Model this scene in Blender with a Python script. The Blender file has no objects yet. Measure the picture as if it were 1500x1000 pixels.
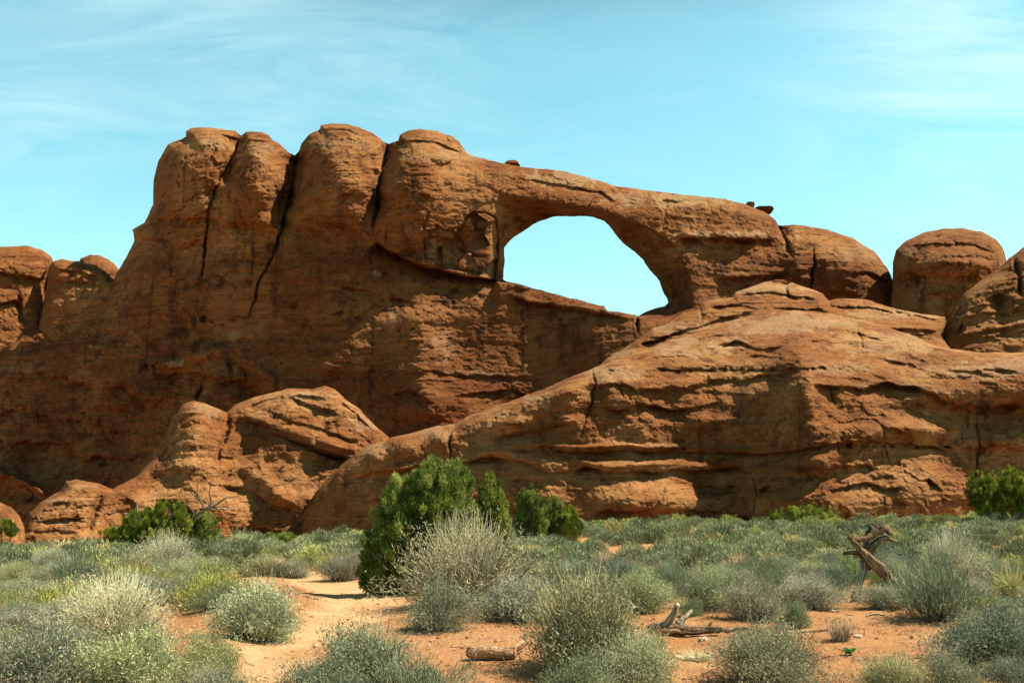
import bpy, math, random
import numpy as np
from mathutils import Vector

# ------------------------------------------------------------------ camera, world, sun, exposure
W0, H0, FPX = 1500.0, 1000.0, 1458.0
HORIZON_V = 735.0
PITCH = math.atan((HORIZON_V - H0 / 2) / FPX)
CAM = np.array([0.0, 0.0, 1.7])
SUN_EL, SUN_AZ = math.radians(53), math.radians(2)     # azimuth measured from +X towards the camera

scene = bpy.context.scene
col = scene.collection
cd = bpy.data.cameras.new("camera")
cam = bpy.data.objects.new("camera", cd)
col.objects.link(cam)
cd.sensor_width = 36.0
cd.lens = 36.0 * FPX / W0
cd.clip_start, cd.clip_end = 0.1, 3000.0
cam.location = CAM
cam.rotation_euler = (math.radians(90) + PITCH, 0, 0)
scene.camera = cam

sun_dir = Vector((math.cos(SUN_EL) * math.cos(SUN_AZ), -math.cos(SUN_EL) * math.sin(SUN_AZ), math.sin(SUN_EL)))
sd = bpy.data.lights.new("sun", 'SUN')
sd.energy, sd.angle, sd.color = 5.0, math.radians(0.53), (1.0, 0.91, 0.76)
sun = bpy.data.objects.new("sun", sd)
col.objects.link(sun)
sun.rotation_euler = sun_dir.to_track_quat('Z', 'Y').to_euler()
sun.location = (30, -10, 40)

world = bpy.data.worlds.new("World")
scene.world = world
world.use_nodes = True
nt = world.node_tree
nt.nodes.clear()
N = nt.nodes.new
L = nt.links.new
out = N('ShaderNodeOutputWorld'); bg = N('ShaderNodeBackground'); L(bg.outputs[0], out.inputs[0])
sky = N('ShaderNodeTexSky'); sky.sky_type = 'NISHITA'; sky.sun_disc = False
sky.sun_elevation = SUN_EL
sky.sun_rotation = math.atan2(sun_dir.x, sun_dir.y)
sky.altitude = 1400; sky.air_density = 1.0; sky.dust_density = 0.6; sky.ozone_density = 1.2
tint = N('ShaderNodeMix'); tint.data_type = 'RGBA'; tint.blend_type = 'MULTIPLY'; tint.inputs[0].default_value = 1
gr = N('ShaderNodeValToRGB')                            # deep zenith, bright pale sky low down
gr.color_ramp.interpolation = 'EASE'
gr.color_ramp.elements[0].position = 0.0; gr.color_ramp.elements[0].color = (1.0, 1.0, 0.93, 1)
gr.color_ramp.elements[1].position = 0.60; gr.color_ramp.elements[1].color = (0.07, 0.08, 0.08, 1)
e_ = gr.color_ramp.elements.new(0.42); e_.color = (0.87, 1.0, 0.93, 1)
tcs = N('ShaderNodeTexCoord'); sps = N('ShaderNodeSeparateXYZ'); L(tcs.outputs['Generated'], sps.inputs[0]); L(sps.outputs[2], gr.inputs[0])
gm = N('ShaderNodeMix'); gm.data_type = 'RGBA'; gm.blend_type = 'MULTIPLY'; gm.inputs[0].default_value = 1
L(sky.outputs[0], gm.inputs[6]); L(gr.outputs[0], gm.inputs[7])
L(gm.outputs[2], tint.inputs[6]); tint.inputs[7].default_value = (2.15, 2.76, 2.10, 1)
# thin cirrus: stretched noise in the sky's own direction space
tc = N('ShaderNodeTexCoord')
sep = N('ShaderNodeSeparateXYZ'); L(tc.outputs['Generated'], sep.inputs[0])
zc = N('ShaderNodeMath'); zc.operation = 'ADD'; zc.inputs[1].default_value = 0.12; L(sep.outputs[2], zc.inputs[0])
px = N('ShaderNodeMath'); px.operation = 'DIVIDE'; L(sep.outputs[0], px.inputs[0]); L(zc.outputs[0], px.inputs[1])
py = N('ShaderNodeMath'); py.operation = 'DIVIDE'; L(sep.outputs[1], py.inputs[0]); L(zc.outputs[0], py.inputs[1])
cmb = N('ShaderNodeCombineXYZ'); L(px.outputs[0], cmb.inputs[0]); L(py.outputs[0], cmb.inputs[1])
mp = N('ShaderNodeMapping'); mp.inputs['Rotation'].default_value = (0, 0, 0.7); mp.inputs['Scale'].default_value = (1.0, 2.2, 1); mp.inputs['Location'].default_value = (1.3, 0.4, 0)
L(cmb.outputs[0], mp.inputs[0])
n1 = N('ShaderNodeTexNoise'); n1.inputs['Scale'].default_value = 1.6; n1.inputs['Detail'].default_value = 10; n1.inputs['Roughness'].default_value = 0.62; n1.inputs['Distortion'].default_value = 1.1
L(mp.outputs[0], n1.inputs[0])
r1 = N('ShaderNodeMapRange'); r1.inputs[1].default_value = 0.34; r1.inputs[2].default_value = 0.74; r1.inputs[3].default_value = 0.0; r1.inputs[4].default_value = 0.9
L(n1.outputs[0], r1.inputs[0])
# where the wisps gather: three broad banks high in the sky
def sky_dir(u, v):
    x, y, z = (u - W0 / 2) / FPX, math.cos(PITCH) - (H0 / 2 - v) / FPX * math.sin(PITCH), math.sin(PITCH) + (H0 / 2 - v) / FPX * math.cos(PITCH)
    n = math.sqrt(x * x + y * y + z * z); return (x / n, y / n, z / n)
acc = None
for (u_, v_, size, amt) in ((170, 0, 0.15, 0.46), (600, 110, 0.11, 0.42), (1440, 80, 0.15, 1.0), (380, 90, 0.08, 0.5), (60, 210, 0.05, 0.5)):
    dp = N('ShaderNodeVectorMath'); dp.operation = 'DISTANCE'; L(tc.outputs['Generated'], dp.inputs[0]); dp.inputs[1].default_value = sky_dir(u_, v_)
    mr = N('ShaderNodeMapRange'); mr.interpolation_type = 'SMOOTHSTEP'; L(dp.outputs['Value'], mr.inputs[0])
    mr.inputs[1].default_value = 0.0; mr.inputs[2].default_value = size * 1.5; mr.inputs[3].default_value = amt; mr.inputs[4].default_value = 0
    if acc is None: acc = mr.outputs[0]
    else:
        ad = N('ShaderNodeMath'); ad.operation = 'ADD'; L(acc, ad.inputs[0]); L(mr.outputs[0], ad.inputs[1]); acc = ad.outputs[0]
ad = N('ShaderNodeMath'); ad.operation = 'ADD'; L(acc, ad.inputs[0]); ad.inputs[1].default_value = 0.16
ml = N('ShaderNodeMath'); ml.operation = 'MULTIPLY'; ml.use_clamp = True; L(ad.outputs[0], ml.inputs[0]); L(r1.outputs[0], ml.inputs[1])
cl = N('ShaderNodeMix'); cl.data_type = 'RGBA'; cl.blend_type = 'MIX'
L(ml.outputs[0], cl.inputs[0]); L(tint.outputs[2], cl.inputs[6]); cl.inputs[7].default_value = (6.3, 8.9, 9.2, 1)
L(cl.outputs[2], bg.inputs[0]); bg.inputs[1].default_value = 0.054

vs = scene.view_settings
vs.view_transform = 'Standard'
vs.look = 'None'
vs.exposure = 1.2
vs.gamma = 1.0
vs.use_curve_mapping = False
scene.cycles.max_bounces = 5
scene.cycles.diffuse_bounces = 2
scene.cycles.transparent_max_bounces = 4
scene.cycles.use_denoising = True

# ------------------------------------------------------------------ projection between photo pixels and places
cP, sP = math.cos(PITCH), math.sin(PITCH)

def ray(u, v):
    x = (np.asarray(u, float) - W0 / 2) / FPX
    y = (H0 / 2 - np.asarray(v, float)) / FPX
    return x, cP - y * sP, sP + y * cP

def at(u, v, D):
    """world point seen at photo pixel (u, v) at forward distance D metres"""
    x, y, z = ray(u, v)
    k = np.asarray(D, float) / y
    return np.stack([x * k, y * k, CAM[2] + z * k], -1)

def to_px(x, y, z):
    z = z - CAM[2]
    f = y * cP + z * sP
    w = -y * sP + z * cP
    return W0 / 2 + FPX * x / f, H0 / 2 - FPX * w / f

# ------------------------------------------------------------------ noise
def _hash(ix, iy, iz, seed):
    h = (ix.astype(np.int64) * 374761393 + iy.astype(np.int64) * 668265263 + iz.astype(np.int64) * 2147483647 + seed * 974634777) & 0xFFFFFFFF
    h = ((h ^ (h >> 13)) * 1274126177) & 0xFFFFFFFF
    h = ((h ^ (h >> 16)) * 2246822519) & 0xFFFFFFFF
    return h ^ (h >> 15)

_G = np.random.RandomState(7).normal(size=(256, 3)); _G /= np.linalg.norm(_G, axis=1)[:, None]

def perlin(P, seed=0):
    F = np.floor(P).astype(np.int64)
    f = P - F
    w = f * f * f * (f * (f * 6 - 15) + 10)
    r = np.zeros(P.shape[:-1])
    for dx in (0, 1):
        for dy in (0, 1):
            for dz in (0, 1):
                g = _G[_hash(F[..., 0] + dx, F[..., 1] + dy, F[..., 2] + dz, seed) & 255]
                o = np.stack([f[..., 0] - dx, f[..., 1] - dy, f[..., 2] - dz], -1)
                wt = (w[..., 0] if dx else 1 - w[..., 0]) * (w[..., 1] if dy else 1 - w[..., 1]) * (w[..., 2] if dz else 1 - w[..., 2])
                r += wt * (g * o).sum(-1)
    return r * 1.7

def fbm(P, octs=4, seed=0, gain=0.5, ridge=False):
    r, a, t = 0, 1.0, 0
    for i in range(octs):
        n = perlin(P * (2.03 ** i) + i * 17.3, seed + i)
        if ridge: n = 1 - 2 * np.abs(n)
        r = r + a * n; t += a; a *= gain
    return r / t

def sstep(a, b, x):
    t = np.clip((x - a) / (b - a), 0, 1)
    return t * t * (3 - 2 * t)

# ------------------------------------------------------------------ objects
def link(name, me, mat=None, parent=None):
    o = bpy.data.objects.new(name, me)
    col.objects.link(o)
    if mat: me.materials.append(mat)
    if parent: o.parent = parent
    return o

def tag(o, label=None, cat=None, group=None, kind=None):
    if label: o['label'] = label
    if cat: o['category'] = cat
    if group: o['group'] = group
    if kind: o['kind'] = kind
    return o

def empty(name, loc=(0, 0, 0), rz=0.0):
    o = bpy.data.objects.new(name, None)
    o.location = loc; o.rotation_euler = (0, 0, rz)
    o.empty_display_size = 0.2
    col.objects.link(o)
    return o

def copy_tree(root, loc, rz, sc, label, group=None):
    r = root.copy(); col.objects.link(r)
    r.location = loc; r.rotation_euler = (0, 0, rz); r.scale = sc if hasattr(sc, '__len__') else (sc, sc, sc)
    r['label'] = label
    if group: r['group'] = group
    for ch in list(root.children):
        c = ch.copy(); col.objects.link(c); c.parent = r
        for g in list(ch.children):
            d = g.copy(); col.objects.link(d); d.parent = c
    return r

def np_mesh(name, V, Q, smooth=True, tris=False):
    n = 3 if tris else 4
    me = bpy.data.meshes.new(name)
    me.vertices.add(len(V)); me.vertices.foreach_set('co', np.asarray(V, np.float32).ravel())
    me.loops.add(len(Q) * n); me.loops.foreach_set('vertex_index', np.asarray(Q, np.int32).ravel())
    me.polygons.add(len(Q))
    me.polygons.foreach_set('loop_start', np.arange(len(Q), dtype=np.int32) * n)
    try: me.polygons.foreach_set('loop_total', np.full(len(Q), n, np.int32))
    except Exception: pass
    me.polygons.foreach_set('use_smooth', np.full(len(Q), smooth))
    me.update(calc_edges=True); me.validate()
    return me

# ------------------------------------------------------------------ materials
class NB:
    def __init__(s, name):
        s.m = bpy.data.materials.new(name); s.m.use_nodes = True
        s.t = s.m.node_tree; s.t.nodes.clear()
        s.out = s.n('ShaderNodeOutputMaterial'); s.b = s.n('ShaderNodeBsdfPrincipled')
        s.l(s.b.outputs[0], s.out.inputs[0])
        s.b.inputs['Specular IOR Level'].default_value = 0.15
        s.b.inputs['Roughness'].default_value = 0.95
    def n(s, t): return s.t.nodes.new(t)
    def l(s, a, b): s.t.links.new(a, b)
    def coord(s, scale=(1, 1, 1), obj=False, loc=(0, 0, 0)):
        c = s.n('ShaderNodeTexCoord') if obj else s.n('ShaderNodeNewGeometry')
        m = s.n('ShaderNodeMapping'); m.inputs['Scale'].default_value = scale; m.inputs['Location'].default_value = loc
        s.l(c.outputs['Object' if obj else 'Position'], m.inputs[0]); return m.outputs[0]
    def noise(s, vec, scale, detail=5, rough=0.55, dist=0.0):
        n = s.n('ShaderNodeTexNoise'); s.l(vec, n.inputs[0])
        n.inputs['Scale'].default_value = scale; n.inputs['Detail'].default_value = detail
        n.inputs['Roughness'].default_value = rough; n.inputs['Distortion'].default_value = dist
        return n.outputs[0]
    def rng(s, x, a, b, c=0.0, d=1.0):
        n = s.n('ShaderNodeMapRange'); s.l(x, n.inputs[0])
        for i, q in enumerate((a, b, c, d)): n.inputs[i + 1].default_value = q
        n.interpolation_type = 'SMOOTHSTEP'
        return n.outputs[0]
    def mix(s, f, a, b, mode='MIX'):
        n = s.n('ShaderNodeMix'); n.data_type = 'RGBA'; n.blend_type = mode
        if isinstance(f, (int, float)): n.inputs[0].default_value = f
        else: s.l(f, n.inputs[0])
        for k, q in ((6, a), (7, b)):
            if isinstance(q, tuple): n.inputs[k].default_value = q if len(q) == 4 else q + (1,)
            else: s.l(q, n.inputs[k])
        return n.outputs[2]
    def math(s, op, a, b=0.0):
        n = s.n('ShaderNodeMath'); n.operation = op
        for k, q in ((0, a), (1, b)):
            if isinstance(q, (int, float)): n.inputs[k].default_value = q
            else: s.l(q, n.inputs[k])
        return n.outputs[0]
    def bump(s, h, strength, dist, prev=None):
        n = s.n('ShaderNodeBump'); s.l(h, n.inputs['Height'])
        n.inputs['Strength'].default_value = strength; n.inputs['Distance'].default_value = dist
        if prev: s.l(prev, n.inputs['Normal'])
        return n.outputs[0]
    def attr(s, name):
        n = s.n('ShaderNodeAttribute'); n.attribute_name = name; return n.outputs['Fac']
    def done(s, colr, nrm=None):
        if isinstance(colr, tuple): s.b.inputs['Base Color'].default_value = colr + (1,)
        else: s.l(colr, s.b.inputs['Base Color'])
        if nrm: s.l(nrm, s.b.inputs['Normal'])
        return s.m

def rock_material(name, main, tan, dark, s=1.0, streak=0.8, lower=None):
    b = NB(name)
    p = b.coord()
    big = b.noise(p, 0.10 * s, 6, 0.62, 0.15)
    c = b.mix(b.rng(big, 0.42, 0.62), main, tan)
    mid = b.noise(b.coord((1, 1, 2.6)), 0.35 * s, 7, 0.66, 0.0)
    c = b.mix(b.rng(mid, 0.50, 0.68, 0, 0.75), c, dark)
    c = b.mix(b.rng(b.noise(b.coord((1, 1, 2.2), loc=(9, 3, 4)), 1.1 * s, 6, 0.7), 0.52, 0.72, 0, 0.5), c, tan)
    # thin beds of slightly different sandstone
    bed = b.noise(b.coord((0.05, 0.05, 1.7)), 1.0 * s, 5, 0.7, 0.15)
    c = b.mix(b.rng(bed, 0.52, 0.66, 0, 0.35), c, dark)
    c = b.mix(b.rng(bed, 0.45, 0.33, 0, 0.30), c, tan)
    # sharp-edged varnish patches, fresh flecks and pits
    vp = b.noise(b.coord((1, 1, 1.6), loc=(31, 7, 2)), 0.30 * s, 9, 0.66, 0.15)
    c = b.mix(b.rng(vp, 0.53, 0.62, 0, 0.55), c, tuple(x * 0.60 for x in dark))
    fl = b.noise(b.coord((1, 1, 1.7), loc=(5, 17, 8)), 1.9 * s, 7, 0.74, 0.0)
    c = b.mix(b.rng(fl, 0.57, 0.64, 0, 0.55), c, tuple(x * 1.22 for x in tan))
    c = b.mix(b.rng(b.noise(b.coord((1, 1, 1.9), loc=(2, 1, 28)), 2.6 * s, 6, 0.75, 0.3), 0.60, 0.68, 0, 0.55), c, tuple(x * 0.42 for x in dark))
    # fine dark bedding seams, broken along their length
    ln = b.noise(b.coord((0.035, 0.035, 1.25)), 1.2 * s, 4, 0.6, 0.05)
    seam = b.math('MULTIPLY', b.rng(b.math('ABSOLUTE', b.math('SUBTRACT', ln, 0.52)), 0.010, 0.0), b.rng(b.noise(b.coord((0.4, 0.4, 1)), 1.0 * s, 4), 0.42, 0.58))
    c = b.mix(b.math('MULTIPLY', seam, 0.6), c, (0.07, 0.022, 0.010))
    # desert varnish running down the face
    st = b.noise(b.coord((0.9, 0.9, 0.05)), 0.8 * s, 6, 0.65, 0.1)
    stm = b.math('MULTIPLY', b.rng(st, 0.52, 0.70), b.rng(b.noise(p, 0.06 * s, 3), 0.38, 0.56, 0.15, streak))
    c = b.mix(stm, c, (0.045, 0.017, 0.010))
    if lower is not None:    # painted shade for the lower wall: darker and redder below a wavy line
        sx = b.n('ShaderNodeSeparateXYZ'); b.l(p, sx.inputs[0])
        zz = b.math('ADD', sx.outputs[2], b.math('MULTIPLY', b.math('SUBTRACT', b.noise(b.coord((0.08, 0.08, 0.02)), 1.0, 5, 0.6), 0.5), 7.0))
        c = b.mix(b.rng(zz, lower + 1.6, lower - 1.6, 0, 0.85), c, b.mix(1.0, c, (0.70, 0.60, 0.58), 'MULTIPLY'))
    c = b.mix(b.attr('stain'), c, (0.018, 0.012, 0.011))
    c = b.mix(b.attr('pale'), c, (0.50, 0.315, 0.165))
    h1 = b.noise(b.coord((1, 1, 1.8)), 1.5 * s, 9, 0.68, 0.3)
    h2 = b.noise(b.coord((0.10, 0.10, 3.2)), 1.3 * s, 7, 0.75, 0.1)
    v = b.n('ShaderNodeTexVoronoi'); v.feature = 'DISTANCE_TO_EDGE'; v.inputs['Scale'].default_value = 0.45 * s
    wv = b.n('ShaderNodeVectorMath'); wv.operation = 'ADD'; b.l(b.coord((1, 1, 1.5)), wv.inputs[0])
    nn = b.n('ShaderNodeTexNoise'); nn.inputs['Scale'].default_value = 0.9 * s; nn.inputs['Detail'].default_value = 4; b.l(p, nn.inputs[0])
    sc = b.n('ShaderNodeVectorMath'); sc.operation = 'SCALE'; sc.inputs['Scale'].default_value = 2.5; b.l(nn.outputs[1], sc.inputs[0])
    b.l(sc.outputs[0], wv.inputs[1]); b.l(wv.outputs[0], v.inputs[0])
    crk = b.rng(v.outputs[0], 0.0, 0.05)
    n = b.bump(h1, 1.0, 0.9 / s)
    n = b.bump(b.math('SUBTRACT', 1.0, seam), 0.8, 0.12 / s, n)
    n = b.bump(h2, 1.0, 0.55 / s, n)
    n = b.bump(crk, 0.45, 0.2 / s, n)
    n = b.bump(fl, 0.8, 0.30 / s, n)
    return b.done(c, n)

ROCK = rock_material('red_sandstone', (0.285, 0.102, 0.029), (0.44, 0.203, 0.070), (0.165, 0.048, 0.016), lower=33.0)
ROCK_UP = rock_material('pale_sandstone', (0.300, 0.110, 0.032), (0.45, 0.215, 0.076), (0.175, 0.052, 0.018))
ROCK_NEAR = rock_material('weathered_sandstone', (0.305, 0.114, 0.034), (0.48, 0.230, 0.084), (0.165, 0.048, 0.016), 1.7, 0.5)
ROCK_CAP = rock_material('cap_sandstone', (0.20, 0.075, 0.025), (0.28, 0.13, 0.045), (0.12, 0.04, 0.016), 2.0, 0.1)

# ------------------------------------------------------------------ rock masses
def blocks(A, B, seed):
    """broken facets: one flat, slightly tilted step per jittered cell"""
    i, j = np.floor(A).astype(np.int64), np.floor(B).astype(np.int64)
    best = np.full(A.shape, 1e9); val = np.zeros(A.shape)
    for di in (-1, 0, 1):
        for dj in (-1, 0, 1):
            h = _hash(i + di, j + dj, i * 0, seed)
            a = i + di + (h & 255) / 255.0; b = j + dj + ((h >> 8) & 255) / 255.0
            d = (A - a) ** 2 + (B - b) ** 2
            v = ((h >> 16) & 255) / 127.5 - 1 + 0.9 * (A - a) * (((h >> 4) & 255) / 127.5 - 1) + 0.9 * (B - b) * (((h >> 12) & 255) / 127.5 - 1)
            m = d < best; best = np.where(m, d, best); val = np.where(m, v, val)
    return val

def poly_dist(pts, U, V, closed=True):
    """unsigned distance to a polyline, sign by even-odd when closed"""
    pts = np.asarray(pts, float)
    n = len(pts)
    d2 = np.full(U.shape, 1e12)
    ins = np.zeros(U.shape, bool)
    for i in range(n if closed else n - 1):
        a, b = pts[i], pts[(i + 1) % n]
        e = b - a
        L2 = max((e * e).sum(), 1e-9)
        t = np.clip(((U - a[0]) * e[0] + (V - a[1]) * e[1]) / L2, 0, 1)
        d2 = np.minimum(d2, (U - a[0] - t * e[0]) ** 2 + (V - a[1] - t * e[1]) ** 2)
        if closed:
            c = (a[1] <= V) != (b[1] <= V)
            with np.errstate(divide='ignore', invalid='ignore'):
                xx = a[0] + (V - a[1]) * e[0] / (e[1] if e[1] != 0 else 1e-9)
            ins ^= c & (U < xx)
    d = np.sqrt(d2)
    return np.where(ins, -d, d) if closed else d

def side_dist(pts, U, V):
    """distance to an open polyline, the side (+1 = below / to the right of its direction of travel) and the distance from its ends"""
    pts = np.asarray(pts, float)
    best = np.full(U.shape, 1e12); side = np.zeros(U.shape); along = np.zeros(U.shape)
    seglen = np.hypot(*(pts[1:] - pts[:-1]).T); tot = seglen.sum(); acc = 0
    for i in range(len(pts) - 1):
        a, b = pts[i], pts[i + 1]; e = b - a; L2 = (e * e).sum()
        t = np.clip(((U - a[0]) * e[0] + (V - a[1]) * e[1]) / L2, 0, 1)
        dx, dy = U - a[0] - t * e[0], V - a[1] - t * e[1]
        d2 = dx * dx + dy * dy
        m = d2 < best - 1e-9
        best = np.where(m, d2, best)
        side = np.where(m, np.sign(e[0] * dy - e[1] * dx), side)
        along = np.where(m, acc + t * seglen[i], along)
        acc += seglen[i]
    return np.sqrt(best), side, along, tot

def box(pts, U, V, pad):
    p = np.asarray(pts, float)
    return (U > p[:, 0].min() - pad) & (U < p[:, 0].max() + pad) & (V > p[:, 1].min() - pad) & (V < p[:, 1].max() + pad)

def feats(D, U, V, WN, fl):
    """fl: list of features in photo pixels / metres; WN = warp noise (two arrays) so that no line is straight"""
    stain = np.zeros(U.shape); pale = np.zeros(U.shape)
    for f in fl:
        k = f[0]
        wob = f[-1] if isinstance(f[-1], dict) else {}
        amp = wob.get('wob', 4.0)
        if k in ('crack', 'ledge', 'ridge', 'lip'):
            pts, w, a = f[1], f[2], f[3]
            L_ = f[4] if k in ('ledge',) else w
            m = box(pts, U, V, 5 * max(w, L_) + 12)
            if not m.any(): continue
            uu, vv = U[m] + amp * WN[0][m], V[m] + amp * WN[1][m]
            d, s, al, tot = side_dist(pts, uu, vv)
            fe = min(wob.get('fade', 25.0), tot / 2)
            fade = sstep(0, fe, al) * sstep(0, fe, tot - al) if fe > 0 else 1.0
            gate = 0.35 + 0.85 * sstep(-0.35, 0.3, WN[4][m])
            if k in ('lip', 'ledge') and not wob.get('g'): fade = fade * gate
            if k == 'crack':
                if w < 6: a, w = a * 0.75, max(w * 0.62, 1.5)
                D[m] += a * gate * np.exp(-(d / w) ** 2) * (sstep(-1, fe, al) * sstep(-1, fe, tot - al))
            elif k == 'ridge':
                s0 = w * 0.45; D[m] -= a * np.exp(-(np.sqrt(d * d + s0 * s0) - s0) / w) * fade
            elif k == 'lip': D[m] -= a * np.exp(-(d / w) ** 2) * fade
            elif k == 'ledge':   # everything just below (right of travel) is cut back by a, healing over L_ px
                x = d * s
                D[m] += a * fade * sstep(-w * 0.5, w * 0.5, x) * np.exp(-np.maximum(x, 0) / L_)
        elif k == 'blob':
            u, v, ru, rv, a = f[1:6]
            rot = wob.get('rot', 0.0)
            m = (abs(U - u) < 3 * max(ru, rv)) & (abs(V - v) < 3 * max(ru, rv))
            x, y = U[m] - u + amp * WN[0][m], V[m] - v + amp * WN[1][m]
            c, s_ = math.cos(rot), math.sin(rot)
            x, y = x * c + y * s_, -x * s_ + y * c
            q = (x / ru) ** 2 + (y / rv) ** 2
            D[m] -= a * np.exp(-q ** wob.get('p', 1.0))
        elif k == 'hollow':      # an angular recess with a crisp rim
            m = box(f[1], U, V, 12)
            q = poly_dist(f[1], U[m] + amp * WN[0][m], V[m] + amp * WN[1][m])
            D[m] += f[3] * sstep(f[2] * 0.5, -f[2] * 0.5, q) + 1.5 * sstep(0, -4, q) * blocks(U[m] / 22 + 0.25 * V[m] / 22, V[m] / 26 - 0.2 * U[m] / 22, 77)
            pale[m] = np.maximum(pale[m], 0.4 * sstep(0, -3, q) * (blocks(U[m] / 22 + 0.25 * V[m] / 22, V[m] / 26 - 0.2 * U[m] / 22, 77) > -0.2))
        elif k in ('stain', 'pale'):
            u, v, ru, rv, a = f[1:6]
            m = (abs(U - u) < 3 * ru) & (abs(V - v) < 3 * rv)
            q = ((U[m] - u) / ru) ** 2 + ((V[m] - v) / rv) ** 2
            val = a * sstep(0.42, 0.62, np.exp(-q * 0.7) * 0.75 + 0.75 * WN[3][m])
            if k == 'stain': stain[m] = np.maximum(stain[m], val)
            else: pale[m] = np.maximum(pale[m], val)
    return D, stain, pale

def spline_table(us, vs_, T, U, V):
    """smooth (Catmull-Rom) interpolation of a coarse table T[v][u]"""
    T = np.asarray(T, float)
    def axis(xs, X):
        xs = np.asarray(xs, float)
        i = np.clip(np.searchsorted(xs, X) - 1, 0, len(xs) - 2)
        t = np.clip((X - xs[i]) / (xs[i + 1] - xs[i]), 0, 1)
        w = [(-t ** 3 + 2 * t ** 2 - t) / 2, (3 * t ** 3 - 5 * t ** 2 + 2) / 2, (-3 * t ** 3 + 4 * t ** 2 + t) / 2, (t ** 3 - t ** 2) / 2]
        return [np.clip(i + k, 0, len(xs) - 1) for k in (-1, 0, 1, 2)], w
    iu, wu = axis(us, U); iv, wv = axis(vs_, V)
    r = 0
    for a in range(4):
        for b in range(4):
            r = r + wv[a] * wu[b] * T[iv[a], iu[b]]
    return r

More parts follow.
